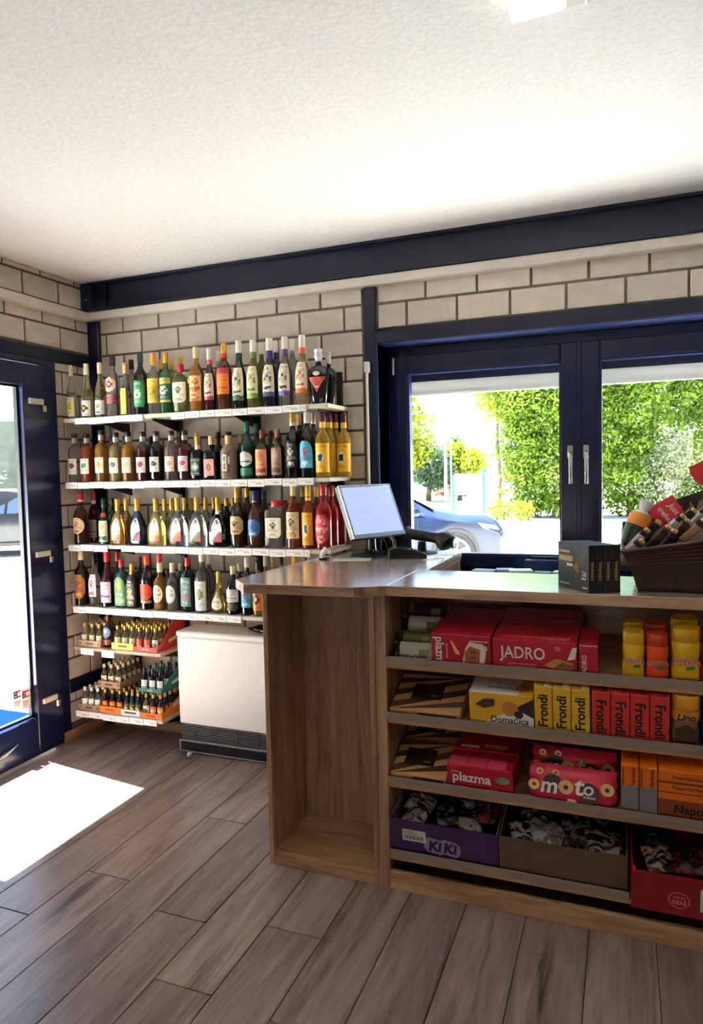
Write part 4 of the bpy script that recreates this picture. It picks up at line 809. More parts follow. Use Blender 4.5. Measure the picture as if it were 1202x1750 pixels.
for i, (a, b_) in enumerate(((.0, .0), (.015, .01), (.03, .0))):
    MB().tube([(.05+a, .02+b_, .115), (.075+a, .03+b_, .07), (.075+a, .06+b_, .01)], .004, 6).obj('cable', [M_BLACKM, M_WHITE, mat('#b08d4c', .5)][i], mo, smooth=True)
# card terminal
ct = thing('card_terminal', 'black wedge shaped card terminal with white logo on the worktop', 'card terminal', (2.06, -.285, T), (0, 0, R(-68)))
pf = [(-.085, 0), (.085, 0), (.085, .018), (.02, .040), (-.06, .052), (-.085, .044)]
b = MB(); n = len(pf); b.v = [(-.038, y, z) for y, z in pf]+[(.038, y, z) for y, z in pf]
b.f = [tuple(range(n)), tuple(range(2*n-1, n-1, -1))]+[(i, (i+1) % n, n+(i+1) % n, n+i) for i in range(n)]; b.m = [0]*(n+2)
b.obj('body', M_BLACK, ct, bevel=.003)
for i in range(4):
    for j in range(3):
        MB().box(-.022+j*.018-.006, -.022+j*.018+.006, .020+i*.013, .029+i*.013, .028-i*.004, .043-i*.0046).obj('key', mat('#3a3c40', .5), ct, bevel=.001)
MB().box(-.028, .028, -.055, .0, .046, .0505).obj('display', mat('#27303a', .2), ct)
MB().face([(-.022, -.0858, .016), (.012, -.0858, .016), (.012, -.0858, .030), (-.022, -.0858, .030)]).obj('logo_print', mat('#d8d8da', .5), ct)
# barcode scanner lying across
bs = thing('barcode_scanner', 'black handheld barcode scanner lying in its cradle behind the terminal', 'scanner', (2.105, -.10, T)); bs.scale = (1.22, 1.22, 1.15)
MB().tube([(-.095, .01, .088), (-.085, .01, .088), (-.07, .005, .080), (.03, -.02, .070), (.06, -.03, .066)], [.020, .026, .024, .022, .024], 14).obj('grip', M_BLACK, bs, smooth=True)
MB().tube([(.055, -.03, .072), (.075, -.036, .062), (.095, -.042, .048), (.105, -.046, .040)], [.026, .040, .040, .024], 14).obj('head', M_BLACK, bs, smooth=True)
MB().tube([(.100, -.04, .055), (.125, -.046, .052)], [.026, .024], 12).obj('trigger_guard', M_BLACK, bs, smooth=True)
MB().lathe([(.06, 0), (.06, .006), (.02, .012), (.016, .05)], 18, cx=-.02).obj('cradle', M_BLACKM, bs, smooth=True)
def sheet(name, label, w, d, loc, rz, m):
    return tag(MB().box(-w/2, w/2, -d/2, d/2, 0, .0012).obj(name, m, None, loc, (0, 0, rz)), label, 'paper')
sheet('paper_sheet', 'pale green paper sheet lying before the monitor', .17, .11, (1.83, -.385, T), .25, mat('#c9d8c4', .6))
sheet('paper_sheet', 'white paper sheet lying beside the scanner at the worktop edge', .20, .15, (2.14, -.12, T+.0), .3, M_WHITE)
sheet('paper_slip', 'narrow white slip hanging near the worktop edge by the terminal', .05, .12, (2.19, -.30, T), -.3, M_WHITE)
cl = thing('label_holder', 'small white plastic clip standing on the left worktop edge', 'clip', (1.712, -.42, T))
MB().box(-.03, .012, -.012, .018, 0, .008).obj('base', M_BLACK, cl, bevel=.002)
MB().tube([(-.02, 0, .008), (-.012, 0, .03), (.004, .004, .052)], [.011, .012, .013], 10).obj('clip', M_WHITE, cl, smooth=True)
MB().tube([(.004, .004, .046), (.03, .02, .055), (.075, .05, .062)], [.006, .006, .005], 8).obj('arm', mat('#b9a58c', .4), cl, smooth=True)

# ------------------------------------------------------------------ black boxes and basket on the right worktop
u = Vector((math.cos(R(24)), math.sin(R(24)), 0)); v = Vector((math.cos(R(-51)), math.sin(R(-51)), 0))
M_CHB = mat('#151213', .45); M_CHF = mat('#3b302c', .5); M_GOLD = mat('#b79a6a', .5); M_PALE = mat('#cfc6b8', .5)
tw, lw, hh = .0245, .165, .152
c0 = Vector((2.882, -1.036, T))
for i in range(4):
    o = c0 + u*(tw+.0012)*i
    nm = ['black chocolate box with printed broad side, leftmost of the four by the basket', 'black chocolate box with gold spine, second of the four by the basket', 'black chocolate box with gold spine, third of the four by the basket', 'black chocolate box with gold spine, touching the brown basket'][i]
    bx = thing('chocolate_box', nm, 'box', o, group='black chocolate boxes beside the basket')
    p = [(0, 0), (u.x*tw, u.y*tw), (u.x*tw-v.x*lw, u.y*tw-v.y*lw), (-v.x*lw, -v.y*lw)]
    MB().prism(p, 0, hh).obj('carton', M_CHB, bx, bevel=.0012)
    a = math.atan2(u.y, u.x)
    text('ORIGINAL', .0135, M_GOLD, bx, (u.x*tw*.45+.0006*math.sin(a), u.y*tw*.45-.0008, hh*.46), (R(90), R(-90), a), .012, name='spine_lettering')
    tl_ = MB(); w2 = .4
    for k_ in range(3):
        q0, q1 = .12+k_*.3, .32+k_*.3
        tl_.face([(u.x*tw*.2-v.x*lw*q0, u.y*tw*.2-v.y*lw*q0, hh+.0006), (u.x*tw*.8-v.x*lw*q0, u.y*tw*.8-v.y*lw*q0, hh+.0006), (u.x*tw*.8-v.x*lw*q1, u.y*tw*.8-v.y*lw*q1, hh+.0006), (u.x*tw*.2-v.x*lw*q1, u.y*tw*.2-v.y*lw*q1, hh+.0006)])
    tl_.obj('top_print', mat('#4a5560', .4), bx)
    if i == 0:
        nrm = Vector((v.y, -v.x, 0)); 
        if nrm.x > 0: nrm = -nrm
        e = .0009
        def fp(q, z): return (-v.x*lw*q+nrm.x*e, -v.y*lw*q+nrm.y*e, z*hh)
        def fq(q0, q1, z0, z1, m, name):
            MB().face([fp(q0, z0), fp(q1, z0), fp(q1, z1), fp(q0, z1)]).obj(name, m, bx)
        fq(.50, .96, .60, .72, M_GOLD, 'title_print'); fq(.60, .95, .78, .83, M_GOLD, 'title_print'); fq(.50, .70, .50, .56, M_PALE, 'title_print')
        MB().face([fp(.48, .48), fp(.34, .36), fp(.30, .50), (fp(.36, .70))]).obj('biscuit_print', mat('#8a5a3a', .5), bx)
        MB().face([fp(.44, .66), fp(.36, .70), fp(.08, .78), fp(.20, .50), fp(.34, .52)]).obj('chocolate_print', M_CHF, bx)
        text('26', .024, M_PALE, bx, fp(.14, .38), (R(90), 0, math.atan2(v.y, v.x)), .02, name='number_print'); fq(.08, .22, .26, .30, M_PALE, 'number_print')
        fq(.62, .94, .10, .12, M_PALE, 'small_print'); fq(.04, .2, .08, .11, M_PALE, 'small_print')
M_CHOC = mat('#35201a', .4); M_CHOC2 = mat('#4a3128', .35)
bk = thing('display_basket', 'brown plastic display basket with ribbed rim full of sweets', 'basket', (3.362, -.86, T+.0035))
# tapered basket, rim rising to the right
def ring(k, z0, slope):   # k: 0 bottom .. 1 rim
    fx0, fx1 = -.335-.045*k, .42+.04*k; fy0, fy1 = -.095-.055*k, .15+.05*k
    return [(fx0, fy0, z0), (fx1, fy0, z0+slope*(fx1-fx0)), (fx1, fy1, z0+slope*(fx1-fx0)+.06*k), (fx0, fy1, z0+.06*k)]
lv = [ring(0, 0, 0), ring(.55, .085, .05), ring(1, .128, .16)]
b = MB()
b.v = [p for r0 in lv for p in r0]; b.f = [(3, 2, 1, 0)]; b.m = [0]
for k in range(2):
    for i in range(4): b.f.append((k*4+i, k*4+(i+1) % 4, k*4+4+(i+1) % 4, k*4+4+i)); b.m.append(0)
o = b.obj('tub', M_CHOC, bk); md = o.modifiers.new('s', 'SOLIDIFY'); md.thickness = .004; md.offset = 0
for i, t in enumerate((.60, .68, .76, .84, .92, 1.0)):
    z = .085+(t-.55)/.45*.043; sl = .05+(t-.55)/.45*.11; r4 = ring(t+.05, z, sl)
    MB().tube(r4+[r4[0]], .0042 if t < 1 else .006, 6).obj('rim_rib', M_CHOC2, bk, smooth=True)
def bp(x, y, z): return Vector((x, y, z))
# back board with dark edge, red disc and brown flag
cb = thing('sales_board', 'tan cardboard back board with dark top edge in the sweets basket', 'board', (3.22, -.70, 1.27))
sl_ = math.atan2(.10, .2)
MB().face([(-.20, .0, -.03), (.35, .0, -.03), (.35, .0, .25), (-.20, .0, .048)]).face([(-.20, .004, -.03), (.35, .004, -.03), (.35, .004, .25), (-.20, .004, .048)]).face([(-.20, 0, .048), (.35, 0, .25), (.35, .004, .25), (-.20, .004, .048)]).obj('board', mat('#a98d66', .7), cb)
MB().face([(-.20, -.001, .028), (.35, -.001, .228), (.35, -.001, .258), (-.20, -.001, .058)]).face([(-.20, .006, .028), (.35, .006, .228), (.35, .006, .258), (-.20, .006, .058)]).face([(-.20, -.001, .058), (.35, -.001, .258), (.35, .006, .258), (-.20, .006, .058)]).obj('dark_edge', mat('#3a322f', .5), cb)
d = MB(); d.face([(.10+.13*math.cos(t), -.004, .215+.085*math.sin(t)) for t in np.linspace(PI*1.0, PI*2.4, 18)]); d.obj('red_disc', mat('#c4262f', .5), cb)
MB().face([(-.055, -.004, .03), (-.02, -.004, .02), (.005, -.004, .115), (-.045, -.004, .11)]).obj('brown_flag', mat('#3a2420', .5), cb)
text('Dor', .03, mat('#b9a58c', .5), cb, (-.026, -.0055, .068), (R(90), R(-78), 0), .02, .3, name='flag_lettering')
MB().face([(-.17, -.003, .01), (-.12, -.003, .02), (-.09, -.003, .045), (-.15, -.003, .04)]).obj('dark_print', mat('#4a382f', .5), cb)
rs = thing('red_sign', 'red diamond shaped card with white handwriting in the basket', 'sign', (3.118, -.825, 1.335))
MB().box(-.045, .045, 0, .0025, -.045, .045).obj('card', mat('#cf2a33', .45), rs, None, (0, R(-32), 0))
text('Just', .026, M_WHITE, rs, (.018, -.0012, .016), (R(90), R(52), 0), .01, .25, name='lettering')
text('trebaš', .024, M_WHITE, rs, (-.008, -.0012, -.004), (R(90), R(52), 0), .01, .25, name='lettering')
MB().tube([(.026+.010*math.cos(t), -.0015, -.024+.010*math.sin(t)) for t in np.linspace(0, 2*PI, 14)], .0012, 4).obj('seal_print', M_WHITE, rs)
cn = thing('cone_bag', 'cone shaped sweets bag in green, orange and white at the basket left', 'sweets bag', (2.998, -.90, 1.235), (R(-8), R(22), 0))
MB().lathe([(.012, -.04), (.026, 0), (.034, .045), (.036, .07)], 14).obj('green_part', mat('#33402a', .4), cn, smooth=True)
MB().lathe([(.036, .07), (.037, .10), (.032, .112)], 14).obj('orange_part', mat('#d07a2c', .4), cn, smooth=True)
MB().lathe([(.032, .112), (.014, .122), (.024, .150), (.020, .156)], 10).obj('white_ruffle', mat('#e8e6e2', .4), cn)
bars = [(3.030, -.925, 1.262, -40, 'white', 'white and brown wrapped bar leaning beside the cone bag'), (3.066, -.90, 1.285, -35, 'dark', 'dark brown wrapped bar with tan end under the red card'), (3.092, -.93, 1.272, -38, 'dark2', 'dark bar with tan tip lying low behind the basket rim'),
        (3.135, -.90, 1.305, -40, 'white', 'white and brown wrapped bar right of the red card'), (3.150, -.935, 1.290, -30, 'dark', 'dark brown bar with tan end right of the low dark bar'), (3.165, -.89, 1.325, -45, 'dark2', 'dark tipped bar behind the right white bar'),
        (3.205, -.90, 1.330, -35, 'white', 'white wrapped bar at the right edge of the photo'), (3.19, -.94, 1.295, -42, 'tan', 'tan wrapped bar at the basket rim near the photo edge'), (3.115, -.945, 1.258, -25, 'dark', 'dark bar lying lowest on the basket rim'), (3.01, -.945, 1.232, -50, 'white', 'small silver wrapped bar in the left corner of the basket')]
for i, (x, y, z, an, k_, lab) in enumerate(bars):
    s = thing('chocolate_bar', lab, 'bar', (x, y, z), (R(20), R(-an), R(15)), 'wrapped bars in the basket')
    cA = {'white': mat('#d9d5d2', .35), 'dark': mat('#3a2722', .4), 'dark2': mat('#4b3a36', .4), 'tan': mat('#b58a5f', .5)}[k_]
    MB().box(-.013, .013, -.009, .009, -.055, .022).obj('wrapper', cA, s, bevel=.004)
    MB().box(-.0135, .0135, -.0095, .0095, .012, .03).obj('sleeve', mat('#453330', .4), s, bevel=.003)
    MB().box(-.010, .010, -.007, .007, .030, .042).obj('end_cap', mat('#c49f6c', .5), s, bevel=.003)
fill_ = [(3.05, -.80, 1.16, .10, .08, .05), (3.25, -.82, 1.19, .14, .10, .07), (3.48, -.83, 1.21, .14, .10, .08)]
for i, (x, y, z, a, b_, c) in enumerate(fill_):
    tag(lump('sweets_bag', a, b_, c, mat(['#5a4038', '#6d4f40', '#4a342c'][i], .4), (x, y, z), 40+i), ['brown sweets bag under the cone bag in the basket', 'brown sweets bag under the red card in the basket', 'dark brown sweets bag at the basket right end'][i], 'sweets bag')

# ------------------------------------------------------------------ goods on the slanted shelves
def carton(s, x0, x1, h, d, m, name, label, cat='box', y=0., z=0., parts=True):
    t = thing(name, label, cat, on_shelf(s, (x0+x1)/2, y, z), (SL, 0, 0)); w = (x1-x0)/2
    MB().box(-w, w, 0, d, 0, h).obj('carton', m, t, bevel=.0015)
    return t, w
def quad(t, x0, x1, z0, z1, m, name, y=-.0008): return MB().face([(x0, y, z0), (x1, y, z0), (x1, y, z1), (x0, y, z1)]).obj(name, m, t)
def tquad(t, x0, x1, y0, y1, z, m, name): return MB().face([(x0, y0, z), (x1, y0, z), (x1, y1, z), (x0, y1, z)]).obj(name, m, t)
def poly(t, pts, m, name, y=-.001): return MB().face([(x, y, z) for x, z in pts]).obj(name, m, t)
def disc(t, x, z, rx, rz, m, name, y=-.0012, n=16): return poly(t, [(x+rx*math.cos(2*PI*i/n), z+rz*math.sin(2*PI*i/n)) for i in range(n)], m, name, y)
UP = (R(90), 0, 0)
M_CRIM = mat('#a8182c', .4); M_CRIM2 = mat('#b31c30', .4); M_WH = mat('#ece4da', .5); M_WAF = mat('#c08a4c', .6); M_WAFD = mat('#8a5a2c', .6)
# top shelf : packets in an open display carton
oc = thing('display_carton', 'open white display carton with granola packets, leftmost on top snack shelf', 'carton', on_shelf(0, 2.293), (SL, 0, 0))
MB().box(-.076, .076, 0, .30, 0, .003).box(-.076, .076, 0, .003, .003, .02).obj('base', M_WHITE, oc)
for sgn in (-1, 1):
    x = sgn*.075
    MB().face([(x, 0, .003), (x, .30, .003), (x, .30, .11), (x, .05, .05), (x, 0, .03)]).face([(x-sgn*.002, 0, .003), (x-sgn*.002, .30, .003), (x-sgn*.002, .30, .11), (x-sgn*.002, .05, .05), (x-sgn*.002, 0, .03)]).face([(x, 0, .03), (x-sgn*.002, 0, .03), (x-sgn*.002, .05, .05), (x, .05, .05)]).face([(x, .05, .05), (x-sgn*.002, .05, .05), (x-sgn*.002, .30, .11), (x, .30, .11)]).obj('side', M_WHITE if sgn > 0 else mat('#2b2724', .5), oc)
def pillow(name, label, w, d, h, m, loc, rot, cat='packet', group=None, wr=.15, seed=0, bands=()):
    nx, ny = 12, 8; q = random.Random(seed); b = MB(); ph = [q.uniform(0, 6) for _ in range(4)]
    for sgn in (1, -1):
        for j in range(ny+1):
            for i in range(nx+1):
                x, y = 2*i/nx-1, 2*j/ny-1
                e = max(0, (1-abs(x)**5)*(1-abs(y)**3.2)); z = sgn*h*.5*e**.6*(1+wr*math.sin(6*x+ph[0]+3*y)*math.sin(5*y+ph[1]))
                b.v.append((x*w/2*(1+.02*math.sin(9*y+ph[2])), y*d/2, z))
    o = (nx+1)*(ny+1)
    for j in range(ny):
        for i in range(nx):
            k = j*(nx+1)+i
            mi = 0
            for (i0, i1, j0, j1, q_) in bands:
                if i0 <= i < i1 and j0 <= j < j1: mi = q_
            b.f.append((k, k+1, k+nx+2, k+nx+1)); b.m.append(mi); b.f.append((o+k, o+k+nx+1, o+k+nx+2, o+k+1)); b.m.append(0)
    ms = m if isinstance(m, list) else [m]
    t = b.obj(name, ms, None, loc, rot, smooth=True)
    return tag(t, label, cat, group)
M_PKW = mat('#a8a392', .4); M_PKG = mat('#7a7a3c', .4); M_PKB = mat('#20201e', .4); M_OLV = mat('#5b5a33', .4)
for i, (zz, yy, an) in enumerate(((.022, .03, 0), (.046, .075, -12), (.074, .15, -15), (.10, .22, -15))):
    t = pillow('granola_packet', ['white granola packet with green oval, lowest in the display carton', 'olive and black granola packet, second in the display carton', 'pale granola packet, third in the display carton', 'dark granola packet at the back of the display carton'][i], .138, .085, .035, [[M_PKW, M_PKB, M_PKG], [M_OLV, M_PKB, M_PKG], [M_PKW, M_PKB, M_OLV], [M_PKB, M_OLV, M_OLV]][i], on_shelf(0, 2.293, yy, zz), (R(9+78+an), 0, 0), bands=((0, 2, 0, 8, 1), (8, 11, 2, 6, 2)), seed=i)
    if i < 2: text(['Romanke', 'ROMANKE'][i], [.030, .02][i], mat('#4a3a20', .5), t, (-.008, -.004, .0195), (0, 0, 0), .02, .2)
# red biscuit box
t, w = carton(0, 2.369, 2.573, .117, .16, M_CRIM, 'biscuit_box', 'red biscuit box with glass of milk picture on the top snack shelf')
text('plazma', .042, M_WH, t, (-w+.028, -.0012, .050), (R(90), R(90), 0), .02)
quad(t, -w+.050, -w+.056, .03, .085, mat('#d08a4c', .5), 'slogan_print')
poly(t, [(.0, .0), (.075, .0), (.085, .06), (.075, .09), (.03, .095), (.015, .07)], mat('#e8dcc8', .5), 'milk_print'); poly(t, [(.012, .005), (.06, .0), (.066, .07), (.03, .08), (.012, .055)], mat('#a8652c', .5), 'biscuit_print', -.0014)
for i in range(3): quad(t, .03, .05, .015+.02*i, .023+.02*i, mat('#7a451c', .5), 'biscuit_mark', -.0018)
poly(t, [(-.035, .095), (-.03, .095), (-.005, .055), (-.005, .045), (-.02, .05)], mat('#d8a070', .5), 'splash_print'); quad(t, .03, .092, .096, .100, mat('#e8b0a8', .5), 'small_print'); text('a', .032, M_WH, t, (.083, -.0012, .078), UP, .03)
carton(0, 2.372, 2.575, .10, .15, M_CRIM, 'biscuit_box', 'red biscuit box standing behind the milk picture box', y=.165)
# wafer boxes
def jadro(x0, x1, y, lab):
    t, w = carton(0, x0, x1, .113, .15, M_CRIM2, 'wafer_box', lab, y=y)
    text('Jadro'.upper(), .058, M_WH, t, (-w+.098, -.0012, .068), UP, .012, 0, .80, 'lettering')
    quad(t, -w+.05, -w+.14, .022, .024, mat('#e0a098', .5), 'small_print'); quad(t, -w+.06, -w+.12, .015, .017, mat('#e0a098', .5), 'small_print'); quad(t, -w+.05, -w+.14, .030, .032, mat('#e0a098', .5), 'small_print')
    poly(t, [(w-.105, .032), (w-.065, .058), (w-.01, .045), (w-.04, .016)], M_WAF, 'wafer_print'); poly(t, [(w-.075, .024), (w-.045, .048), (w-.004, .034), (w-.03, .012)], M_WAFD, 'wafer_print', -.0014); poly(t, [(w-.03, .055), (w-.006, .06), (w-.0, .10), (w-.014, .10)], M_WH, 'milk_splash')
    disc(t, w-.06, .092, .010, .009, mat('#d0606a', .5), 'seal_print')
    text('JADRO', .03, mat('#d8a8a0', .5), t, (w-.07, .03, .1136), (0, 0, PI), .012)
    tquad(t, -w+.02, w-.12, .03, .036, .1138, mat('#d09048', .5), 'top_print')
    return t
jadro(2.578, 2.846, 0, 'red wafer box with white lettering in front on the top snack shelf')
jadro(2.580, 2.848, .156, 'red wafer box behind the front one with white lettering')
t, w = carton(0, 2.851, 2.909, .106, .16, M_CRIM2, 'wafer_box', 'narrow red wafer box end beside the empty gap, top snack shelf')
text('JADRO', .021, M_WH, t, (-.012, -.0012, .045), (R(90), R(-90), 0), .012); tquad(t, -.028, .028, 0, .01, .1066, M_PALE, 'top_print')
def jar(s, x, y, r, h, body, lid, lab, kind, name='drink_powder_jar', cat='jar'):
    t = thing(name, lab, cat, on_shelf(s, x, y), (SL, 0, 0))
    prof = [(.9*r, 0), (r, .012*h/.15), (r, .30*h), (.93*r, .38*h), (.93*r, .50*h), (r, .58*h), (.98*r, .72*h)]
    if kind == 'tall': prof = [(.88*r, 0), (r, .03*h), (.98*r, .30*h), (.90*r, .42*h), (.98*r, .56*h), (r, .70*h), (.92*r, .76*h)]
    MB().lathe(prof, 24, 0, 2.6, .8).obj('tub', body, t, smooth=True)
    zt = prof[-1][1]
    MB().lathe([(.93*r, zt), (.97*r, zt+.004), (.97*r, h-.006), (.90*r, h)], 24, 0, 2.6, .8).obj('lid', lid, t, smooth=True)
    return t, r, h
M_YJ = mat('#dcae1e', .35); M_YJ2 = mat('#c79a18', .35); M_OJ = mat('#dc4a1c', .35); M_OJ2 = mat('#b8381a', .35); M_PRED = mat('#b3243c', .5); M_GRN = mat('#3f8a2c', .5)
def vita(x, y, r, h, c1, c2, lab):
    t, r, h = jar(0, x, y, r, h, c1, c2, lab, 'tall')
    yy = -r*.80-.001
    text('CEDEVITA', .020*r/.033, M_WH, t, (0.0004, yy-.0004, h*.42), UP, .06, 0, .68, 'lettering_outline'); text('CEDEVITA', .020*r/.033, M_PRED, t, (0, yy-.0012, h*.42), UP, .02, 0, .68)
    MB().face([(0, yy, h*.28), (r*.6, yy+.002, h*.30), (r*.6, yy+.002, h*.36), (0, yy, h*.34)]).obj('green_tag', M_GRN, t)
    return t
vita(3.0125, .0+.03, .0325, .158, M_YJ, M_YJ2, 'small yellow drink powder jar on the top snack shelf, front')
vita(3.0805, .03, .0325, .155, M_OJ, M_OJ2, 'small orange drink powder jar between two yellow ones, front')
vita(3.1605, .036, .0405, .178, M_YJ, M_YJ2, 'large yellow drink powder jar on the top snack shelf, front')
vita(3.245, .036, .0405, .178, M_OJ, M_OJ2, 'large orange drink powder jar at the right edge of the top snack shelf')
for x, r, h, c, l_ in ((3.0125, .0325, .158, M_YJ, 'small yellow jar standing behind the front small yellow jar'), (3.0805, .0325, .155, M_OJ, 'small orange jar standing behind the front small orange jar'), (3.1605, .0405, .178, M_YJ, 'large yellow jar standing behind the front large yellow jar')):
    jar(0, x, .115, r, h, c, c, l_, 'tall')
# second shelf
def gift(s, x0, x1, d, y, z, lab, tilt=0):
    t, w = carton(s, x0, x1, .032, d, mat('#c4935c', .5), 'praline_box', lab, y=y, z=z); t.rotation_euler[0] = SL+R(tilt)
    m = mat('#4a3226', .5); zz = .0327
    def stripe(a, b_):
        pts = []
        # diagonal stripe clipped to the lid
        for (px_, py_) in ((-w, a), (w, a+.10), (w, b_+.10), (-w, b_)): pts.append((px_, max(0, min(d, py_)), zz))
        if pts[0][1] < pts[3][1]-.001 or pts[1][1] < pts[2][1]-.001: MB().face(pts).obj('stripe_print', m, t)
    y0 = -.06
    while y0 < d: stripe(y0, y0+.032); y0 += .066
    cx, cy_ = (-.01, d*.50)
    tquad(t, cx-.055, cx+.055, cy_-.035, cy_+.045, zz+.0006, mat('#1f1413', .4), 'dark_label'); tquad(t, cx+.015, cx+.04, cy_-.02, cy_-.012, zz+.001, mat('#8a705c', .5), 'gold_print')
    quad(t, -w*.2, w*.9, .006, .026, m, 'stripe_print')
    return t
gift(1, 2.212, 2.464, .20, .004, .002, 'striped tan and brown praline box leaning in front on the second snack shelf', 13)
gift(1, 2.212, 2.464, .16, .205, .0, 'striped praline box flat behind the leaning one on the second snack shelf')
gift(1, 2.215, 2.462, .09, .105, .0, 'striped praline box propping up the leaning one on the second snack shelf')
t, w = carton(1, 2.498, 2.709, .125, .13, mat('#d8a427', .45), 'biscuit_box', 'yellow and white tea biscuit box on the second snack shelf')
poly(t, [(-w+.04, .0), (-w+.05, .02), (w-.06, .078), (w, .05), (w, .0)], M_WH, 'white_corner'); poly(t, [(w-.06, .080), (w, .117), (w, .048)], mat('#3a2c26', .5), 'dark_corner')
poly(t, [(-w+.02, .082), (-w+.05, .105), (-w+.085, .105), (-w+.085, .082), (-w+.05, .07)], mat('#4a2f20', .5), 'biscuit_print'); disc(t, .03, .076, .027, .027, mat('#b87a34', .5), 'biscuit_print'); disc(t, .058, .058, .015, .014, mat('#4a2f20', .5), 'biscuit_print', -.0016)
text('Domaćica', .032, mat('#1c1614', .5), t, (.026, -.0018, .034), UP, .012, .1, .95)
tquad(t, -w, w*.55, .0, .13, .1254, M_WH, 'top_white'); text('Domaćica', .024, mat('#2a2220', .5), t, (-.0, .045, .1262), (0, 0, PI), .01, .1)
MB().face([(w*.62+.022*math.cos(a), .05+.022*math.sin(a), .1262) for a in np.linspace(0, 2*PI, 14)[:-1]]).obj('top_biscuit', mat('#b86a2c', .5), t)
carton(1, 2.50, 2.711, .125, .12, mat('#c9972a', .45), 'biscuit_box', 'yellow biscuit box standing behind the tea biscuit box', y=.14)
def frondi(x0, x1, col, top, up_, lab, m2):
    t, w = carton(1, x0, x1, .165, .15, col, 'cocoa_wafer_box', lab)
    text('Frondi', .043, mat('#16110e', .5), t, (.0, -.0012, .082), (R(90), R(-90 if up_ else 90), 0), .022, 0, 1.02)
    tquad(t, -w*.9, w*.05, .004, .10, .1656, m2, 'top_print'); tquad(t, w*.1, w*.75, .004, .06, .1656, top, 'top_mark')
    return t
ord_ = ['left', 'middle', 'right']
for i in range(3): frondi(2.713+.0578*i, 2.7685+.0578*i, mat('#d9aa2c', .45), M_WH, True, 'yellow wafer box with upright black lettering, %s one of three' % ord_[i], mat('#b98a1f', .5))
o4 = ['beside the yellow ones', 'second from the yellow ones', 'third from the yellow ones', 'beside the nut jar']
for i in range(4): frondi(2.890+.0568*i, 2.9445+.0568*i, mat('#c42e26', .45), mat('#7a1c1a', .5), False, 'red wafer box with black lettering, ' + o4[i], mat('#a8241f', .5))
t, r, h = jar(1, 3.1615, .042, .040, .168, mat('#8a6a48', .35), mat('#dc9a1c', .35), 'brown spread jar with yellow-orange lid on the second snack shelf', 'short', 'spread_jar')
text('Lino', .030, mat('#1c2a55', .5), t, (0, -.0335, .100), UP, .03, .2); MB().lathe([(.0405, .088), (.0412, .093), (.0412, .113), (.0405, .12)], 24, 0, 2.6, .8).obj('orange_band', mat('#dc8a2c', .4), t, smooth=True)
lump_ = MB().face([(-.028, -.033, .012), (.028, -.033, .012), (.03, -.033, .06), (0, -.0335, .078), (-.03, -.033, .06)]).obj('nut_print', mat('#4a3020', .5), t)
t, w = carton(1, 3.210, 3.34, .12, .12, mat('#3a6a9c', .45), 'blue_box', 'blue snack box at the right edge of the second snack shelf')
quad(t, -w+.01, w-.01, .05, .09, M_WH, 'white_print')
jar(1, 3.1615, .13, .040, .168, mat('#7a5a3c', .35), mat('#c4881c', .35), 'brown spread jar hidden behind the front spread jar', 'short', 'spread_jar')
# third shelf
gift(2, 2.210, 2.412, .17, .004, .002, 'striped praline box leaning in front on the third snack shelf', 13)
gift(2, 2.210, 2.412, .17, .178, .036, 'striped praline box behind the front one on the third snack shelf', 8)
gift(2, 2.213, 2.410, .20, .100, .0, 'striped praline box propping up the two others on the third snack shelf')
t, w = carton(2, 2.417, 2.641, .094, .10, M_CRIM, 'biscuit_pack', 'red biscuit pack with white lettering on the third snack shelf')
text('plazma', .048, M_WH, t, (-.028, -.0012, .052), UP, .022, 0, 1.0); disc(t, w-.035, .058, .024, .013, mat('#7a8a6a', .5), 'green_oval'); poly(t, [(.0, .0), (.02, .02), (.05, .024), (.075, .012), (.08, 0)], mat('#b8704c', .5), 'biscuit_print'); text('mlevena', .008, M_WH, t, (-.085, -.0012, .072), UP, .01)
for i in range(3): tquad(t, -w+.005+.066*i, -w+.066+.066*i, .006, .06, .0946, mat('#d0455a', .5), 'top_panel')
t, w = carton(2, 2.423, 2.645, .098, .14, M_CRIM, 'biscuit_pack', 'red biscuit pack with white pill label, behind the front pack', y=.104)
tquad(t, -w+.02, -w+.085, .010, .028, .0986, M_WH, 'white_pill'); tquad(t, -.01, .07, .02, .045, .0986, mat('#d08a3c', .5), 'biscuit_print')
M_MOTO = mat('#cf3048', .35)
def moto(y, z, lab, q):
    t = pillow('ring_biscuit_pack', lab, .272, .118, .075, [M_MOTO], on_shelf(2, 2.828, y+.03, z+.060), (SL+R(78), 0, 0), 'pack', seed=q, wr=.04)
    f = .0385
    def dsc(x, yv, r, m, nm, zf): return MB().face([(x+r*math.cos(2*PI*i/20), yv+r*math.sin(2*PI*i/20), zf) for i in range(20)]).obj(nm, m, t)
    dk = mat('#4a2c2a', .4)
    dsc(-.060, .012, .030, dk, 'dark_disc', f); dsc(.050, -.008, .034, dk, 'dark_disc', f)
    for x, yv, r in ((-.018, .004, .0235), (.108, .010, .021), (-.118, .0, .018), (.0, -.049, .017), (-.10, .043, .012), (-.05, .045, .012)):
        zf = f if abs(x) < .08 else f-.004
        zf = zf if abs(yv) < .03 else zf-.006
        dsc(x, yv, r, mat('#e0b070', .5), 'ring_print', zf+.0008); dsc(x, yv, r*.32, dk, 'ring_hole', zf+.0016)
    text('m', .072, M_WH, t, (-.072, .002, f+.0012), (0, 0, 0), .022, .15); text('t', .085, M_WH, t, (.020, .010, f+.0012), (0, 0, 0), .02, .15); text('o', .062, M_WH, t, (.050, .006, f+.0012), (0, 0, 0), .015, .15)
    text('KAKAO', .011, M_WH, t, (.055, -.021, f+.0012), (0, 0, 0), .02)
    return t
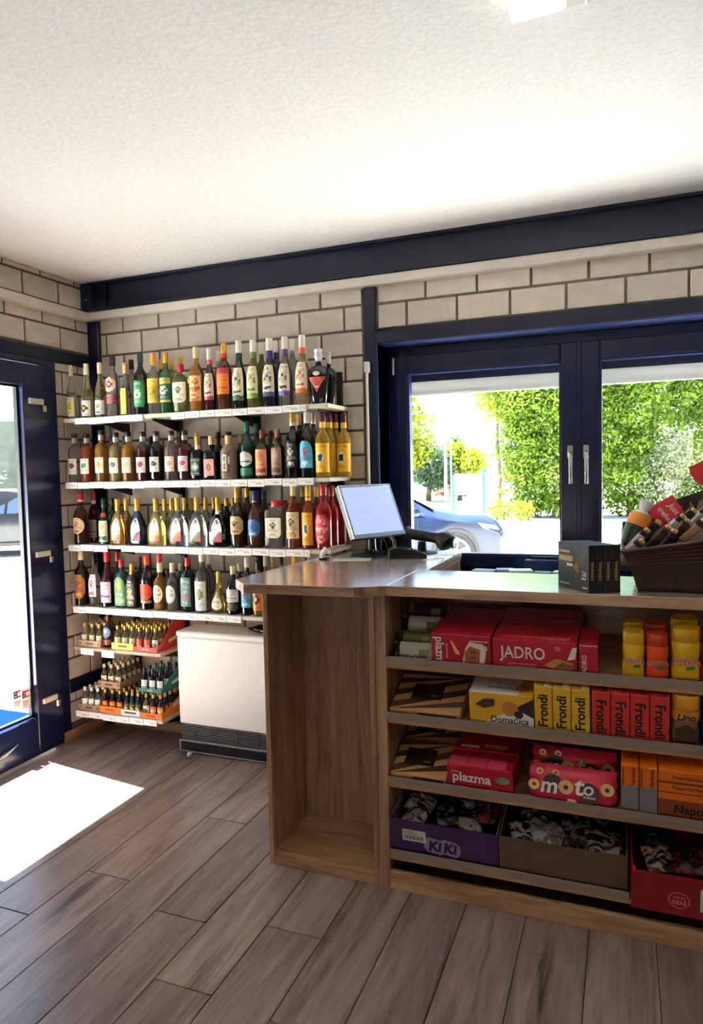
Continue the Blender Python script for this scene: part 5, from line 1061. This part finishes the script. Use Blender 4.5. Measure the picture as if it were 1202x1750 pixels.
moto(0, 0, 'red ring biscuit pack with white lettering in front on the third snack shelf', 5)
moto(.095, .012, 'second red ring biscuit pack leaning behind the front one', 6)
M_NAP = mat('#dc6a1a', .45); M_NAPB = mat('#8a3f1c', .45); M_GRY = mat('#8d8c8c', .4, .3)
for i in range(2):
    t, w = carton(2, 2.977+.0535*i, 3.0275+.0535*i, .172, .12, M_NAP, 'wafer_pack', ['orange and silver wafer pack end, left of the pair', 'orange and silver wafer pack end, right of the pair'][i])
    quad(t, -w, w, .0, .104, M_GRY, 'silver_end'); text('Napolitanke', .017, mat('#3a1c10', .5), t, (.010, -.0012, .138), (R(90), R(-90), 0), .01, 0, .72); quad(t, -w+.003, -w+.008, .1, .165, mat('#8a3a14', .5), 'brown_line')
for k_ in range(2):
    t, w = carton(2, 3.084, 3.345, .098 if k_ == 0 else .072, .13, M_NAPB if k_ == 0 else M_NAP, 'wafer_pack', ['orange brown wafer pack with black lettering at the right edge', 'orange wafer pack lying on the brown orange one'][k_], z=0 if k_ == 0 else .0995)
    if k_ == 0:
        text('Napolitanke', .040, mat('#140c08', .5), t, (.004, -.0012, .044), UP, .022, 0, .92); quad(t, -w, w, .075, .098, M_NAP, 'orange_band'); text('Kakao Kakao', .015, mat('#3a1c10', .5), t, (.06, -.0014, .070), UP, .01)
    else:
        text('Napolitanke', .017, mat('#3a1c10', .5), t, (-.05, -.0012, .018), UP, .01); text('Napolitanke', .017, mat('#3a1c10', .5), t, (-.05, -.0012, .052), UP, .01); quad(t, -w, w, .030, .038, mat('#8a3a14', .5), 'brown_line')
# bottom shelf : open cartons with sweets bags
def open_box(x0, x1, y0, d, h, m, lab, s=3, inner=None, hb=None):
    t = thing('open_carton', lab, 'carton', on_shelf(s, (x0+x1)/2, y0), (SL, 0, 0)); w = (x1-x0)/2; k = .004; hb = hb or h*1.2
    MB().box(-w, w, 0, d, 0, k).obj('bottom', m, t); MB().box(-w, w, 0, k, k, h).obj('front_wall', m, t); MB().box(-w, w, d-k, d, k, hb).obj('back_wall', inner or m, t)
    for sgn in (-1, 1):
        a = w if sgn > 0 else -w
        MB().face([(a, k, k), (a, d-k, k), (a, d-k, hb), (a, k, h)]).face([(a-sgn*k, k, k), (a-sgn*k, d-k, k), (a-sgn*k, d-k, hb), (a-sgn*k, k, h)]).face([(a, k, h), (a-sgn*k, k, h), (a-sgn*k, d-k, hb), (a, d-k, hb)]).obj('side_wall', inner or m, t)
    return t, w
M_PUR = mat('#3d2150', .5)
t, w = open_box(2.208, 2.589, .0, .30, .138, M_PUR, 'purple open carton of sweets bags on the bottom snack shelf', inner=mat('#6d5844', .7))
e = MB().box(-w+.045, -w+.130, -.0015, -.0004, .060, .104).obj('white_label', mat('#cfc9c4', .5), t)
for i in range(16): quad(e, -w+.052+i*.0045, -w+.052+i*.0045+(.0028 if i % 3 else .0015), .066, .082, mat('#2a2626', .5), 'barcode', -.0019)
quad(e, -w+.052, -w+.10, .088, .091, mat('#6a6462', .5), 'small_print', -.0019); quad(e, -w+.052, -w+.09, .095, .098, mat('#6a6462', .5), 'small_print', -.0019)
for dx in (0, .054): 
    for q in range(3): disc(t, -.030+dx+(q-1)*.017, .058-.003*q, .022, .030, mat('#8d7a98', .5), 'logo_cloud', -.0012-.00001*q)
    text('Ki', .052, mat('#2c1436', .5), t, (-.030+dx, -.0022, .054), UP, .045, .15)
t, w = open_box(2.594, 2.996, .0, .30, .138, mat('#5b4433', .75), 'plain brown open carton of sweets bags on the bottom snack shelf', inner=mat('#6a5240', .75))
M_KR = mat('#86141c', .45)
t, w = open_box(3.006, 3.42, -.045, .30, .135, M_KR, 'red open carton with white logo sticking out of the bottom snack shelf', hb=.17)
el = MB()
for k_ in range(28):
    a0, a1 = 2*PI*k_/28, 2*PI*(k_+1)/28
    el.face([(-.072+.030*math.cos(a0), -.001, .054+.028*math.sin(a0)), (-.072+.030*math.cos(a1), -.001, .054+.028*math.sin(a1)), (-.072+.027*math.cos(a1), -.001, .054+.025*math.sin(a1)), (-.072+.027*math.cos(a0), -.001, .054+.025*math.sin(a0))])
el.obj('logo_ring', mat('#c9787a', .5), t); text('KRAŠ', .021, mat('#d08a8a', .5), t, (-.072, -.0012, .046), UP, .02, 0, .8); quad(t, -.088, -.056, .062, .066, mat('#c9787a', .5), 'logo_bar')
e = MB().box(-.014, .09, -.0015, -.0004, .028, .105).obj('white_label', mat('#cfc9c4', .5), t)
for i in range(12): quad(e, -.004+i*.006, -.001+i*.006, .034, .055, mat('#2a2626', .5), 'barcode', -.0019)
quad(e, -.006, .06, .085, .09, mat('#6a6462', .5), 'small_print', -.0019)
MB().box(-w+.006, -w+.012, -.002, .0, .125, .150).obj('red_tab', mat('#c8202c', .4), t)
SIL, SILW, BLK, RD, GRN2, CRM = [lin(c) for c in ('#6f6c6a', '#a8a4a0', '#171516', '#701622', '#6f7a30', '#a89470')]
bagspec = [(2.28, .06, .105, .115, 10, [SILW, BLK, GRN2], 'white sweets bag with black and green print, front left in the purple carton'), (2.285, .14, .115, .13, 15, [SILW, BLK, RD], 'pale sweets bag behind the white one in the purple carton'), (2.40, .10, .110, .12, 25, [BLK, SIL, SIL], 'black sweets bag in the middle of the purple carton'),
 (2.485, .05, .10, .10, 40, [SILW, RD, SILW], 'white and red sweets bag in the right half of the purple carton'), (2.525, .12, .125, .11, 30, [BLK, RD, SIL], 'dark sweets bag at the right end of the purple carton'), (2.44, .19, .12, .13, 15, [SIL, BLK, BLK], 'silver sweets bag at the back of the purple carton'),
 (2.665, .06, .11, .10, 35, [SILW, BLK, BLK], 'white and black sweets bag at the left end of the brown carton'), (2.735, .08, .115, .15, 20, [SIL, SILW, SILW], 'large silver sweets bag in the brown carton'), (2.835, .10, .11, .11, 70, [SIL, BLK, BLK], 'silver and black sweets bag standing in the brown carton'), (2.925, .08, .11, .14, 25, [SILW, BLK, RD], 'pale sweets bag with red print at the right of the brown carton'), (2.70, .18, .12, .13, 15, [BLK, SIL, SIL], 'black sweets bag at the back left of the brown carton'), (2.88, .19, .12, .14, 15, [SIL, BLK, BLK], 'grey sweets bag at the back right of the brown carton'),
 (3.09, .06, .10, .11, 25, [CRM, BLK, RD], 'striped cream sweets bag in front in the red carton'), (3.175, .06, .11, .13, 30, [BLK, RD, RD], 'black sweets bag with red drop at the right in the red carton'), (3.09, .17, .11, .13, 15, [BLK, BLK, SIL], 'black sweets bag at the back of the red carton'), (3.28, .09, .11, .14, 20, [BLK, SIL, RD], 'black sweets bag beyond the right edge in the red carton')]
for i, (x, y, z, wd, an, ms, lab) in enumerate(bagspec):
    pillow('sweets_packet', lab, wd*.85, .10, .032, packetmat(ms, i), on_shelf(3, x, y+.012, z), (R(9+an*.45), R(((i*37) % 24)-12), R(((i*53) % 40)-20)), 'sweets bag', seed=20+i, wr=.45)

# ------------------------------------------------------------------ outside
def gz(x, y):
    d = max(-x, y-.25, 0); t = min(1, max(0, (d-1.5)/8.5)); return -.05-.33*t*t*(3-2*t)
NX, NY = 60, 60; b = MB()
xs = np.concatenate([np.linspace(-70, -12, 12), np.linspace(-11, 12, 34), np.linspace(16, 70, 10)]); ys = np.concatenate([np.linspace(-30, -8, 6), np.linspace(-6, 14, 30), np.linspace(18, 90, 14)])
for y in ys:
    for x in xs: b.v.append((x, y, gz(x, y)-(.12 if x > XA-.2 and y < .2 and y > -5.7 and x < 6.1 else 0)))
for j in range(len(ys)-1):
    for i in range(len(xs)-1): k = j*len(xs)+i; b.f.append((k, k+1, k+len(xs)+1, k+len(xs))); b.m.append(0)
struct(b.obj('ground', noisy('pale_paving', (.50, .49, .48), (.61, .60, .59), 3, .9, .2, .01)))
struct(MB().box(-1.9, -.25, -2.0, -.30, -.06, -.012).obj('doorstep', noisy('step_stone', (.55, .53, .50), (.62, .6, .57), 8, .9)))
tag(MB().box(-1.35, -.36, -1.35, -.02, -.012, .004).obj('door_mat', noisy('blue_mat', (.0012, .006, .022), (.0018, .008, .028), 120, .95, .4, .003, False, 0.0), bevel=.002), 'blue entrance mat lying outside the glass door', 'mat')
M_LEAFY = leafmat('leaf_yellow', (.09, .13, .012), (.16, .20, .02), (.24, .27, .03))
M_LEAFG = leafmat('leaf_green', (.035, .075, .010), (.07, .125, .016), (.13, .19, .025))
M_LEAFD = leafmat('leaf_dark', (.03, .06, .03), (.05, .085, .05), (.08, .12, .07))
M_LEAFS = leafmat('leaf_silver', (.09, .12, .06), (.14, .17, .10), (.2, .23, .15))
M_BARK = noisy('bark', (.06, .045, .03), (.13, .10, .07), 12, .9, .5, .01)
def foliage(parent, blobs, n, size, m, seed):
    """a crown of single leaves: n leaf quads spread near the surface of ellipsoids"""
    g = np.random.default_rng(seed); vol = np.array([bl[3]*bl[4]*bl[5] for bl in blobs])**(2/3); cnt = np.maximum(8, (n*vol/vol.sum()).astype(int)); P = []
    for bl, c in zip(blobs, cnt):
        d = g.normal(size=(c, 3)); d /= np.linalg.norm(d, axis=1)[:, None]; r = g.uniform(.55, 1.08, (c, 1))
        lump_ = 1+.18*np.sin(d[:, :1]*7+bl[0])*np.sin(d[:, 1:2]*6+bl[1])+.12*np.sin(d[:, 2:]*11+bl[2])
        P.append(np.array(bl[:3])+d*r*lump_*np.array(bl[3:]))
    P = np.concatenate(P); k = len(P)
    a = g.normal(size=(k, 3)); a /= np.linalg.norm(a, axis=1)[:, None]; c = np.cross(a, g.normal(size=(k, 3))); c /= np.linalg.norm(c, axis=1)[:, None]
    s = (size*g.uniform(.6, 1.3, (k, 1))); V = np.stack([P-a*s, P+c*s*.55, P+a*s, P-c*s*.55], 1).reshape(-1, 3)
    me = bpy.data.meshes.new('foliage'); me.vertices.add(4*k); me.vertices.foreach_set('co', V.ravel()); me.loops.add(4*k); me.loops.foreach_set('vertex_index', np.arange(4*k))
    me.polygons.add(k); me.polygons.foreach_set('loop_start', np.arange(0, 4*k, 4)); me.update(calc_edges=True); me.materials.append(m)
    return stuff(link('foliage', me, parent))
def tree(name, label, cat, x, y, blobs, n, size, m, seed, trunk=.12, th=2.0, group=None):
    z = gz(x, y); t = thing(name, label, cat, (x, y, z), group=group)
    foliage(t, blobs, n, size, m, seed)
    MB().tube([(0, 0, -.1), (.05, .02, th*.5), (-.04, .03, th), (.02, 0, th*1.5)], [trunk*1.3, trunk, trunk*.8, trunk*.4], 9).obj('trunk', M_BARK, t, smooth=True)
    return t
tree('hedge_tree', 'bright green bushy tree filling the left sash beside the post', 'tree', .6, 23.6, [(0, 0, 1.6, 1.6, 1.1, 1.8), (-.3, .2, 3.6, 1.5, 1.1, 1.3), (.9, .2, 3.0, 1.5, 1.2, 1.6), (.5, .3, 4.9, 1.5, 1.1, 1.2), (-.9, .1, 1.0, .9, .8, 1.1), (-1.2, .2, 2.5, .9, .9, 1.2), (-1.1, .2, 4.3, 1.0, 1, 1.0)], 22000, .085, M_LEAFG, 1)
tree('hedge_tree', 'yellow-green tree reaching over the white gap in the left sash', 'tree', -1.6, 24.2, [(.2, .2, 4.6, 1.0, .9, .8), (.9, .1, 3.9, .8, .8, .7), (-.3, 0, 5.4, 1.0, .9, .6), (1.2, 0, 5.6, 1.4, 1, .9)], 8000, .085, M_LEAFY, 2, .10, 3.0)
tree('hedge_tree', 'light green leafy tree at the left of the right sash', 'tree', 3.2, 24.4, [(0, 0, 1.5, 1.2, 1.0, 1.7), (.1, 0, 3.8, 1.2, 1.0, 1.2), (-.2, 0, 5.4, 1.5, 1.1, 1.3)], 14000, .085, M_LEAFG, 3)
tree('hedge', 'tall dense green hedge wall behind the trees in both sashes', 'hedge', 3.6, 27.2, [(-3.0, 0, 1.6, 1.6, .8, 1.9), (-1.2, 0, 2.2, 1.6, .8, 2.3), (.8, 0, 1.8, 1.6, .8, 2.2), (2.6, 0, 2.2, 1.7, .8, 2.4), (4.6, 0, 1.8, 1.7, .8, 2.2), (0, 0, 4.3, 2.0, .8, 1.2), (3.4, 0, 4.6, 2.2, .8, 1.3)], 8500, .085, M_LEAFG, 61, .08, 1.5)
tree('shrub', 'silvery shrub in the middle of the right sash', 'shrub', 4.3, 23.9, [(0, 0, 1.1, .9, .8, 1.4), (.3, 0, 2.3, .6, .6, .8)], 5000, .06, M_LEAFS, 4, .06, 1.2)
tree('hedge_tree', 'green tree with dark trunk at the right edge of the window', 'tree', 6.5, 25.6, [(0, 0, 4.9, 1.9, 1.4, 1.4), (-1.4, 0, 4.2, 1.2, 1.0, 1.0), (.4, 0, 2.8, 1.6, 1.2, 1.3), (-1.0, 0, 6.2, 2.4, 1.4, 1.2), (1.6, 0, 1.4, 1.2, 1, 1.4)], 18000, .085, M_LEAFG, 5, .22, 4.2)
tree('shrub', 'low green shrub at the foot of the tree by the right window edge', 'shrub', 5.5, 24.2, [(0, 0, .7, .9, .7, .8)], 2500, .07, M_LEAFG, 6, .05, .6)
tree('shade_tree', 'yellow-green tree high at the left edge of the window', 'tree', -9.4, 36.2, [(0, 0, 4.2, 2.0, 1.6, 2.0), (-.8, 0, 6.2, 2.0, 1.6, 1.5), (.9, 0, 2.9, 1.0, 1.0, 1.0)], 6000, .13, M_LEAFY, 7, .2, 3.0)
tree('shade_tree', 'dark blue-green tree low at the left edge of the window', 'tree', -8.0, 37.5, [(0, 0, 2.1, 1.6, 1.3, 1.2), (.7, 0, 1.5, 1.2, 1.0, .9)], 3500, .12, M_LEAFD, 8, .15, 1.5)
tree('shade_tree', 'yellow-green tree above the white sign board', 'tree', -6.2, 38.0, [(.6, 0, 2.2, 1.1, .9, .9), (-.2, 0, 2.9, .6, .6, .6)], 2200, .12, M_LEAFY, 9, .12, 1.6)
tree('shade_tree', 'thin dark tree beside the lamp post', 'tree', -7.2, 39.5, [(0, 0, 2.8, .7, .6, .7), (.5, 0, 3.4, .4, .4, .5)], 900, .12, M_LEAFD, 10, .10, 2.0)
for i, (x, y, r) in enumerate(((-1.2, 22.2, .45), (-.4, 22.0, .4), (-5.2, 24.0, .5))):
    tree('shrub', ['small yellow-green bush left of the blue sign post foot', 'small green bush right of the blue sign post foot', 'small round yellow bush behind the car roof'][i], 'shrub', x, y, [(0, 0, r*.8, r, r*.8, r)], 700, .06, M_LEAFY, 20+i, .03, .3)
# white sign board on blue posts
M_BPOST = mat('#1450b4', .4)
sg = thing('sign_board', 'white sign board between two bright blue posts behind the car', 'sign', (-.95, 15.5, gz(-.95, 15.5)))
for dx in (-.42, .42): MB().tube([(dx, 0, 0), (dx, 0, 1.72)], .05, 12).obj('post', M_BPOST, sg, smooth=True); 
MB().lathe([(.05, 1.72), (.075, 1.76), (.075, 1.82), (.03, 1.88)], 12, cx=.42).obj('post_cap', M_BPOST, sg, smooth=True)
MB().box(-.38, .38, -.02, .02, 1.22, 1.74).obj('board', mat('#e6e8ec', .4), sg, bevel=.01)
MB().box(-.38, .38, -.015, .015, 1.17, 1.21).obj('lower_rail', mat('#bcd0ea', .4), sg)
# lamp post and warning sign
lm = thing('lamp_post', 'pale street lamp post behind the white sign board', 'lamp post', (-4.6, 28, gz(-4.6, 28)))
MB().tube([(0, 0, 0), (0, 0, 2.4), (0, 0, 4.0)], [.07, .06, .05], 10).obj('pole', mat('#cfd4d6', .4), lm, smooth=True); MB().tube([(.25, 0, 0), (.25, 0, 3.8)], .03, 8).obj('side_pole', mat('#9aa4a8', .4), lm, smooth=True); MB().box(-.15, .35, -.08, .08, 4.0, 4.12).obj('lamp_head', mat('#c9cdd0', .4), lm)
ys_ = thing('warning_sign', 'small red triangular give way sign above the car bonnet', 'sign', (-4.35, 22.5, gz(-4.35, 22.5)))
MB().tube([(0, 0, 0), (0, 0, .62)], .03, 8).obj('post', mat('#b0b4b8', .4), ys_); MB().face([(-.22, -.03, .95), (0, -.03, .56), (.22, -.03, .95)]).face([(-.22, -.01, .95), (0, -.01, .56), (.22, -.01, .95)]).obj('plate', mat('#c8323a', .4), ys_); MB().face([(-.08, -.034, .88), (0, -.034, .74), (.08, -.034, .88)]).obj('white_field', M_WHITE, ys_)
# low white house with reddish hedge far behind
hs = thing('house', 'low white house with flat roof far behind the car', 'house', (-8.2, 44, -.42))
MB().box(-4, 2.4, 0, 6, 0, 1.75).obj('wall', mat('#e9e6e0', .7), hs); MB().box(-4.3, 2.7, -.3, 6.3, 1.75, 2.0).obj('roof', mat('#d9d2c8', .7), hs)
for dx in (-2.4, -.9, .8): MB().box(dx-.45, dx+.45, -.03, .05, .7, 1.4).obj('window', mat('#4a5560', .3), hs)
tree('shrub', 'reddish hedge before the low white house', 'hedge', -7.3, 41, [(-.4, 0, .6, .8, .5, .6), (.5, 0, .55, .7, .5, .55)], 1200, .1, leafmat('leaf_red', (.10, .03, .03), (.16, .06, .05), (.2, .1, .07)), 31, .03, .3)

# cars
M_TYRE = mat('#17181a', .8); M_CGLASS = mat((.02, .03, .05), .05)
def car(label, loc, rz, paint):
    """hatchback seen from the side; +X is the front, wheels 2.65 m apart"""
    c = thing('car', label, 'car', loc, (0, 0, rz))
    # stations: x, sill z, waist z, top z, half width at waist, half width at top
    st = [(2.28, .42, .62, .72, .62, .50), (2.20, .30, .70, .84, .78, .66), (1.95, .28, .84, .98, .86, .74), (1.45, .28, .92, 1.04, .90, .78), (.98, .28, .98, 1.12, .91, .80), (.62, .28, 1.0, 1.34, .91, .70), (.15, .28, 1.0, 1.56, .91, .64), (-.35, .28, 1.0, 1.63, .91, .62), (-1.0, .28, 1.02, 1.64, .91, .62), (-1.7, .28, 1.04, 1.58, .90, .60), (-2.15, .30, 1.04, 1.30, .86, .62), (-2.30, .40, .98, 1.05, .74, .60)]
    b = MB(); N = 10
    for x, s0, wz, tz, hw, ht in st:
        for y, z in ((hw*.93, s0), (hw, (s0+wz)*.52), (hw*.985, wz), (ht, tz-.05), (ht*.6, tz), (-ht*.6, tz), (-ht, tz-.05), (-hw*.985, wz), (-hw, (s0+wz)*.52), (-hw*.93, s0)): b.v.append((x, y, z))
    for k in range(len(st)-1):
        for i in range(N):
            j = (i+1) % N; b.f.append((k*N+i, k*N+j, (k+1)*N+j, (k+1)*N+i)); b.m.append(0)
    b.f.append(tuple(range(N))); b.m.append(0); b.f.append(tuple(range((len(st)-1)*N, len(st)*N))); b.m.append(0)
    b.obj('body', paint, c, smooth=True)
    for sg_ in (-1, 1):
        y0, y1 = sg_*.905, sg_*.665
        def side(pts, m, nm, lift=.012): MB().face([(x, sg_*(.897+(z-1.0)*(-.235/.45))+sg_*lift, z) for x, z in pts]).obj(nm, m, c)
        side([(.86, 1.05), (.20, 1.46), (-.28, 1.56), (-.32, 1.04)], M_CGLASS, 'front_window'); side([(-.38, 1.04), (-.34, 1.54), (-1.0, 1.57), (-1.0, 1.04)], M_CGLASS, 'rear_window'); side([(-1.06, 1.04), (-1.06, 1.56), (-1.65, 1.50), (-1.85, 1.06)], M_CGLASS, 'quarter_window')
        MB().tube([(.72, sg_*.95, .28), (.74, sg_*.925, .6), (.72, sg_*.915, .97)], .006, 5).obj('door_gap', M_BLACK, c)
        m_ = MB().lathe([(.02, 0), (.10, .02), (.12, .08), (.08, .15), (.02, .16)], 12, 0, 3, .7).obj('side_mirror', paint, c, (.66, sg_*1.02, 1.02), smooth=True)
        MB().box(-1.2, 1.0, sg_*.90-.02, sg_*.90+.03, .25, .34).obj('sill_strip', M_BLACKM, c)
        for wx in (1.40, -1.25):
            arch = MB(); n = 18
            for q in range(n):
                a0, a1 = PI*q/(n-1)*1.1-.15, PI*(q+1)/(n-1)*1.1-.15
                p = lambda a, r: (wx+r*math.cos(a), sg_*.925, .36+r*math.sin(a))
                if q < n-1: arch.face([p(a0, .37), p(a1, .37), p(a1, .44), p(a0, .44)])
            arch.obj('wheel_arch', M_BLACKM, c)
            w = MB(); w.tube([(wx, sg_*.70, .36), (wx, sg_*.915, .36), (wx, sg_*.935, .36)], [.36, .36, .335], 28); wo = w.obj('wheel', M_TYRE, c, smooth=True)
            rm = MB(); rm.face([(wx+.245*math.cos(2*PI*q/24), sg_*.939, .36+.245*math.sin(2*PI*q/24)) for q in range(24)]); rm.obj('rim_well', M_BLACKM, wo)
            for q in range(5):
                a = 2*PI*q/5+.3; dx, dz = math.cos(a), math.sin(a); nx, nz = -dz, dx
                MB().face([(wx+dx*.05+nx*.03, sg_*.945, .36+dz*.05+nz*.03), (wx+dx*.25+nx*.055, sg_*.945, .36+dz*.25+nz*.055), (wx+dx*.25-nx*.055, sg_*.945, .36+dz*.25-nz*.055), (wx+dx*.05-nx*.03, sg_*.945, .36+dz*.05-nz*.03)]).obj('spoke', mat('#c9ccd0', .3, .7), wo)
            MB().tube([(wx+.25*math.cos(2*PI*q/24), sg_*.943, .36+.25*math.sin(2*PI*q/24)) for q in range(25)], .022, 6).obj('rim', mat('#c9ccd0', .3, .7), wo, smooth=True)
            MB().tube([(wx, sg_*.93, .36), (wx, sg_*.95, .36)], .07, 12).obj('hub', mat('#c9ccd0', .3, .7), wo)
        MB().face([(1.80, sg_*.885, .90), (2.12, sg_*.80, .84), (2.235, sg_*.66, .70), (2.16, sg_*.80, .69), (1.90, sg_*.885, .80)]).obj('headlight', mat('#dfe6ee', .1, .2), c)
        MB().box(-2.27, -2.18, sg_*.66, sg_*.84, .80, 1.0).obj('tail_light', mat('#b01c24', .3), c)
    MB().face([(.99, -.70, 1.14), (.99, .70, 1.14), (.18, .58, 1.575), (.18, -.58, 1.575)]).obj('windscreen', M_CGLASS, c)
    MB().box(2.20, 2.27, -.55, .55, .42, .62).obj('grille', M_BLACK, c)
    return c
def paint(name, col):
    m = mat(col, .28, .0, spec=.3, coat=.12); return m
c1 = car('dark blue car parked outside behind the monitor, front half visible', (-1.42, 9.7, gz(-1.42, 9.9)), R(12), paint('blue', (.005, .010, .028)))
c2 = car('dark grey car parked outside beyond the glass door', (-11.2, 10.2, gz(-11.2, 10.2)), R(38), paint('grey', (.007, .008, .010)))
# house beyond the glass door
nx_, ny_ = .73, -.68
hh = thing('house', 'pale house with white-barred windows beyond the glass door', 'house', (-21.5, 17.0, -.6), (0, 0, math.atan2(.73, .68)))
MB().box(-7, 7, 0, 8, 0, 4.4).obj('wall', noisy('pale_plaster', (.035, .046, .040), (.055, .066, .058), 2, .9), hh)
MB().prism([(-7.6, -.6), (7.6, -.6), (7.6, 8.6), (-7.6, 8.6)], 4.4, 4.6).obj('eaves', mat('#4a5560', .6), hh)
rf = MB(); rf.face([(-7.6, -.6, 4.6), (7.6, -.6, 4.6), (7.0, 4, 6.0), (-7.0, 4, 6.0)]).face([(-7.6, 8.6, 4.6), (7.6, 8.6, 4.6), (7.0, 4, 6.0), (-7.0, 4, 6.0)]).face([(-7.6, -.6, 4.6), (-7.0, 4, 6.0), (-7.6, 8.6, 4.6)]).face([(7.6, -.6, 4.6), (7.0, 4, 6.0), (7.6, 8.6, 4.6)]); rf.obj('roof', mat('#56636c', .7), hh)
for fx in (-5.2, -2.6, 0, 2.6, 5.2):
    for fz in (1.0, 2.85):
        w = MB().box(fx-.62, fx+.62, -.06, .05, fz-.02, fz+1.22).obj('window', mat((.22, .23, .23), .5), hh)
        for qx in (-.31, .31):
            for qz in (.31, .90): MB().box(fx+qx-.26, fx+qx+.26, -.075, -.055, fz+qz-.26, fz+qz+.26).obj('pane', mat((.02, .03, .033), .3), w)
tree('garden_tree', 'olive green garden tree before the pale house seen through the door', 'tree', -17.6, 13.4, [(0, 0, 2.0, 1.3, 1.2, 1.0), (-.6, .5, 1.3, 1.0, .9, .8)], 2500, .10, M_LEAFS, 41, .1, 1.4)
for i, (x, y) in enumerate(((-18.6, 12.3), (-17.0, 14.8))):
    tree('shrub', ['yellow-green bush before the pale house, on the left', 'yellow-green bush before the pale house, on the right'][i], 'shrub', x, y, [(0, 0, .4, .8, .7, .5)], 800, .08, M_LEAFY, 50+i, .04, .3)
wf = thing('garden_fence', 'low white picket fence before the pale house', 'fence', (-16.6, 13.2, -.5), (0, 0, math.atan2(.73, .68)))
for i in range(40): MB().box(-4+i*.2-.04, -4+i*.2+.04, -.02, .02, 0, .85).obj('picket', M_WHITE, wf)
MB().box(-4.1, 4, .02, .05, .2, .28).box(-4.1, 4, .02, .05, .6, .68).obj('rail', M_WHITE, wf)
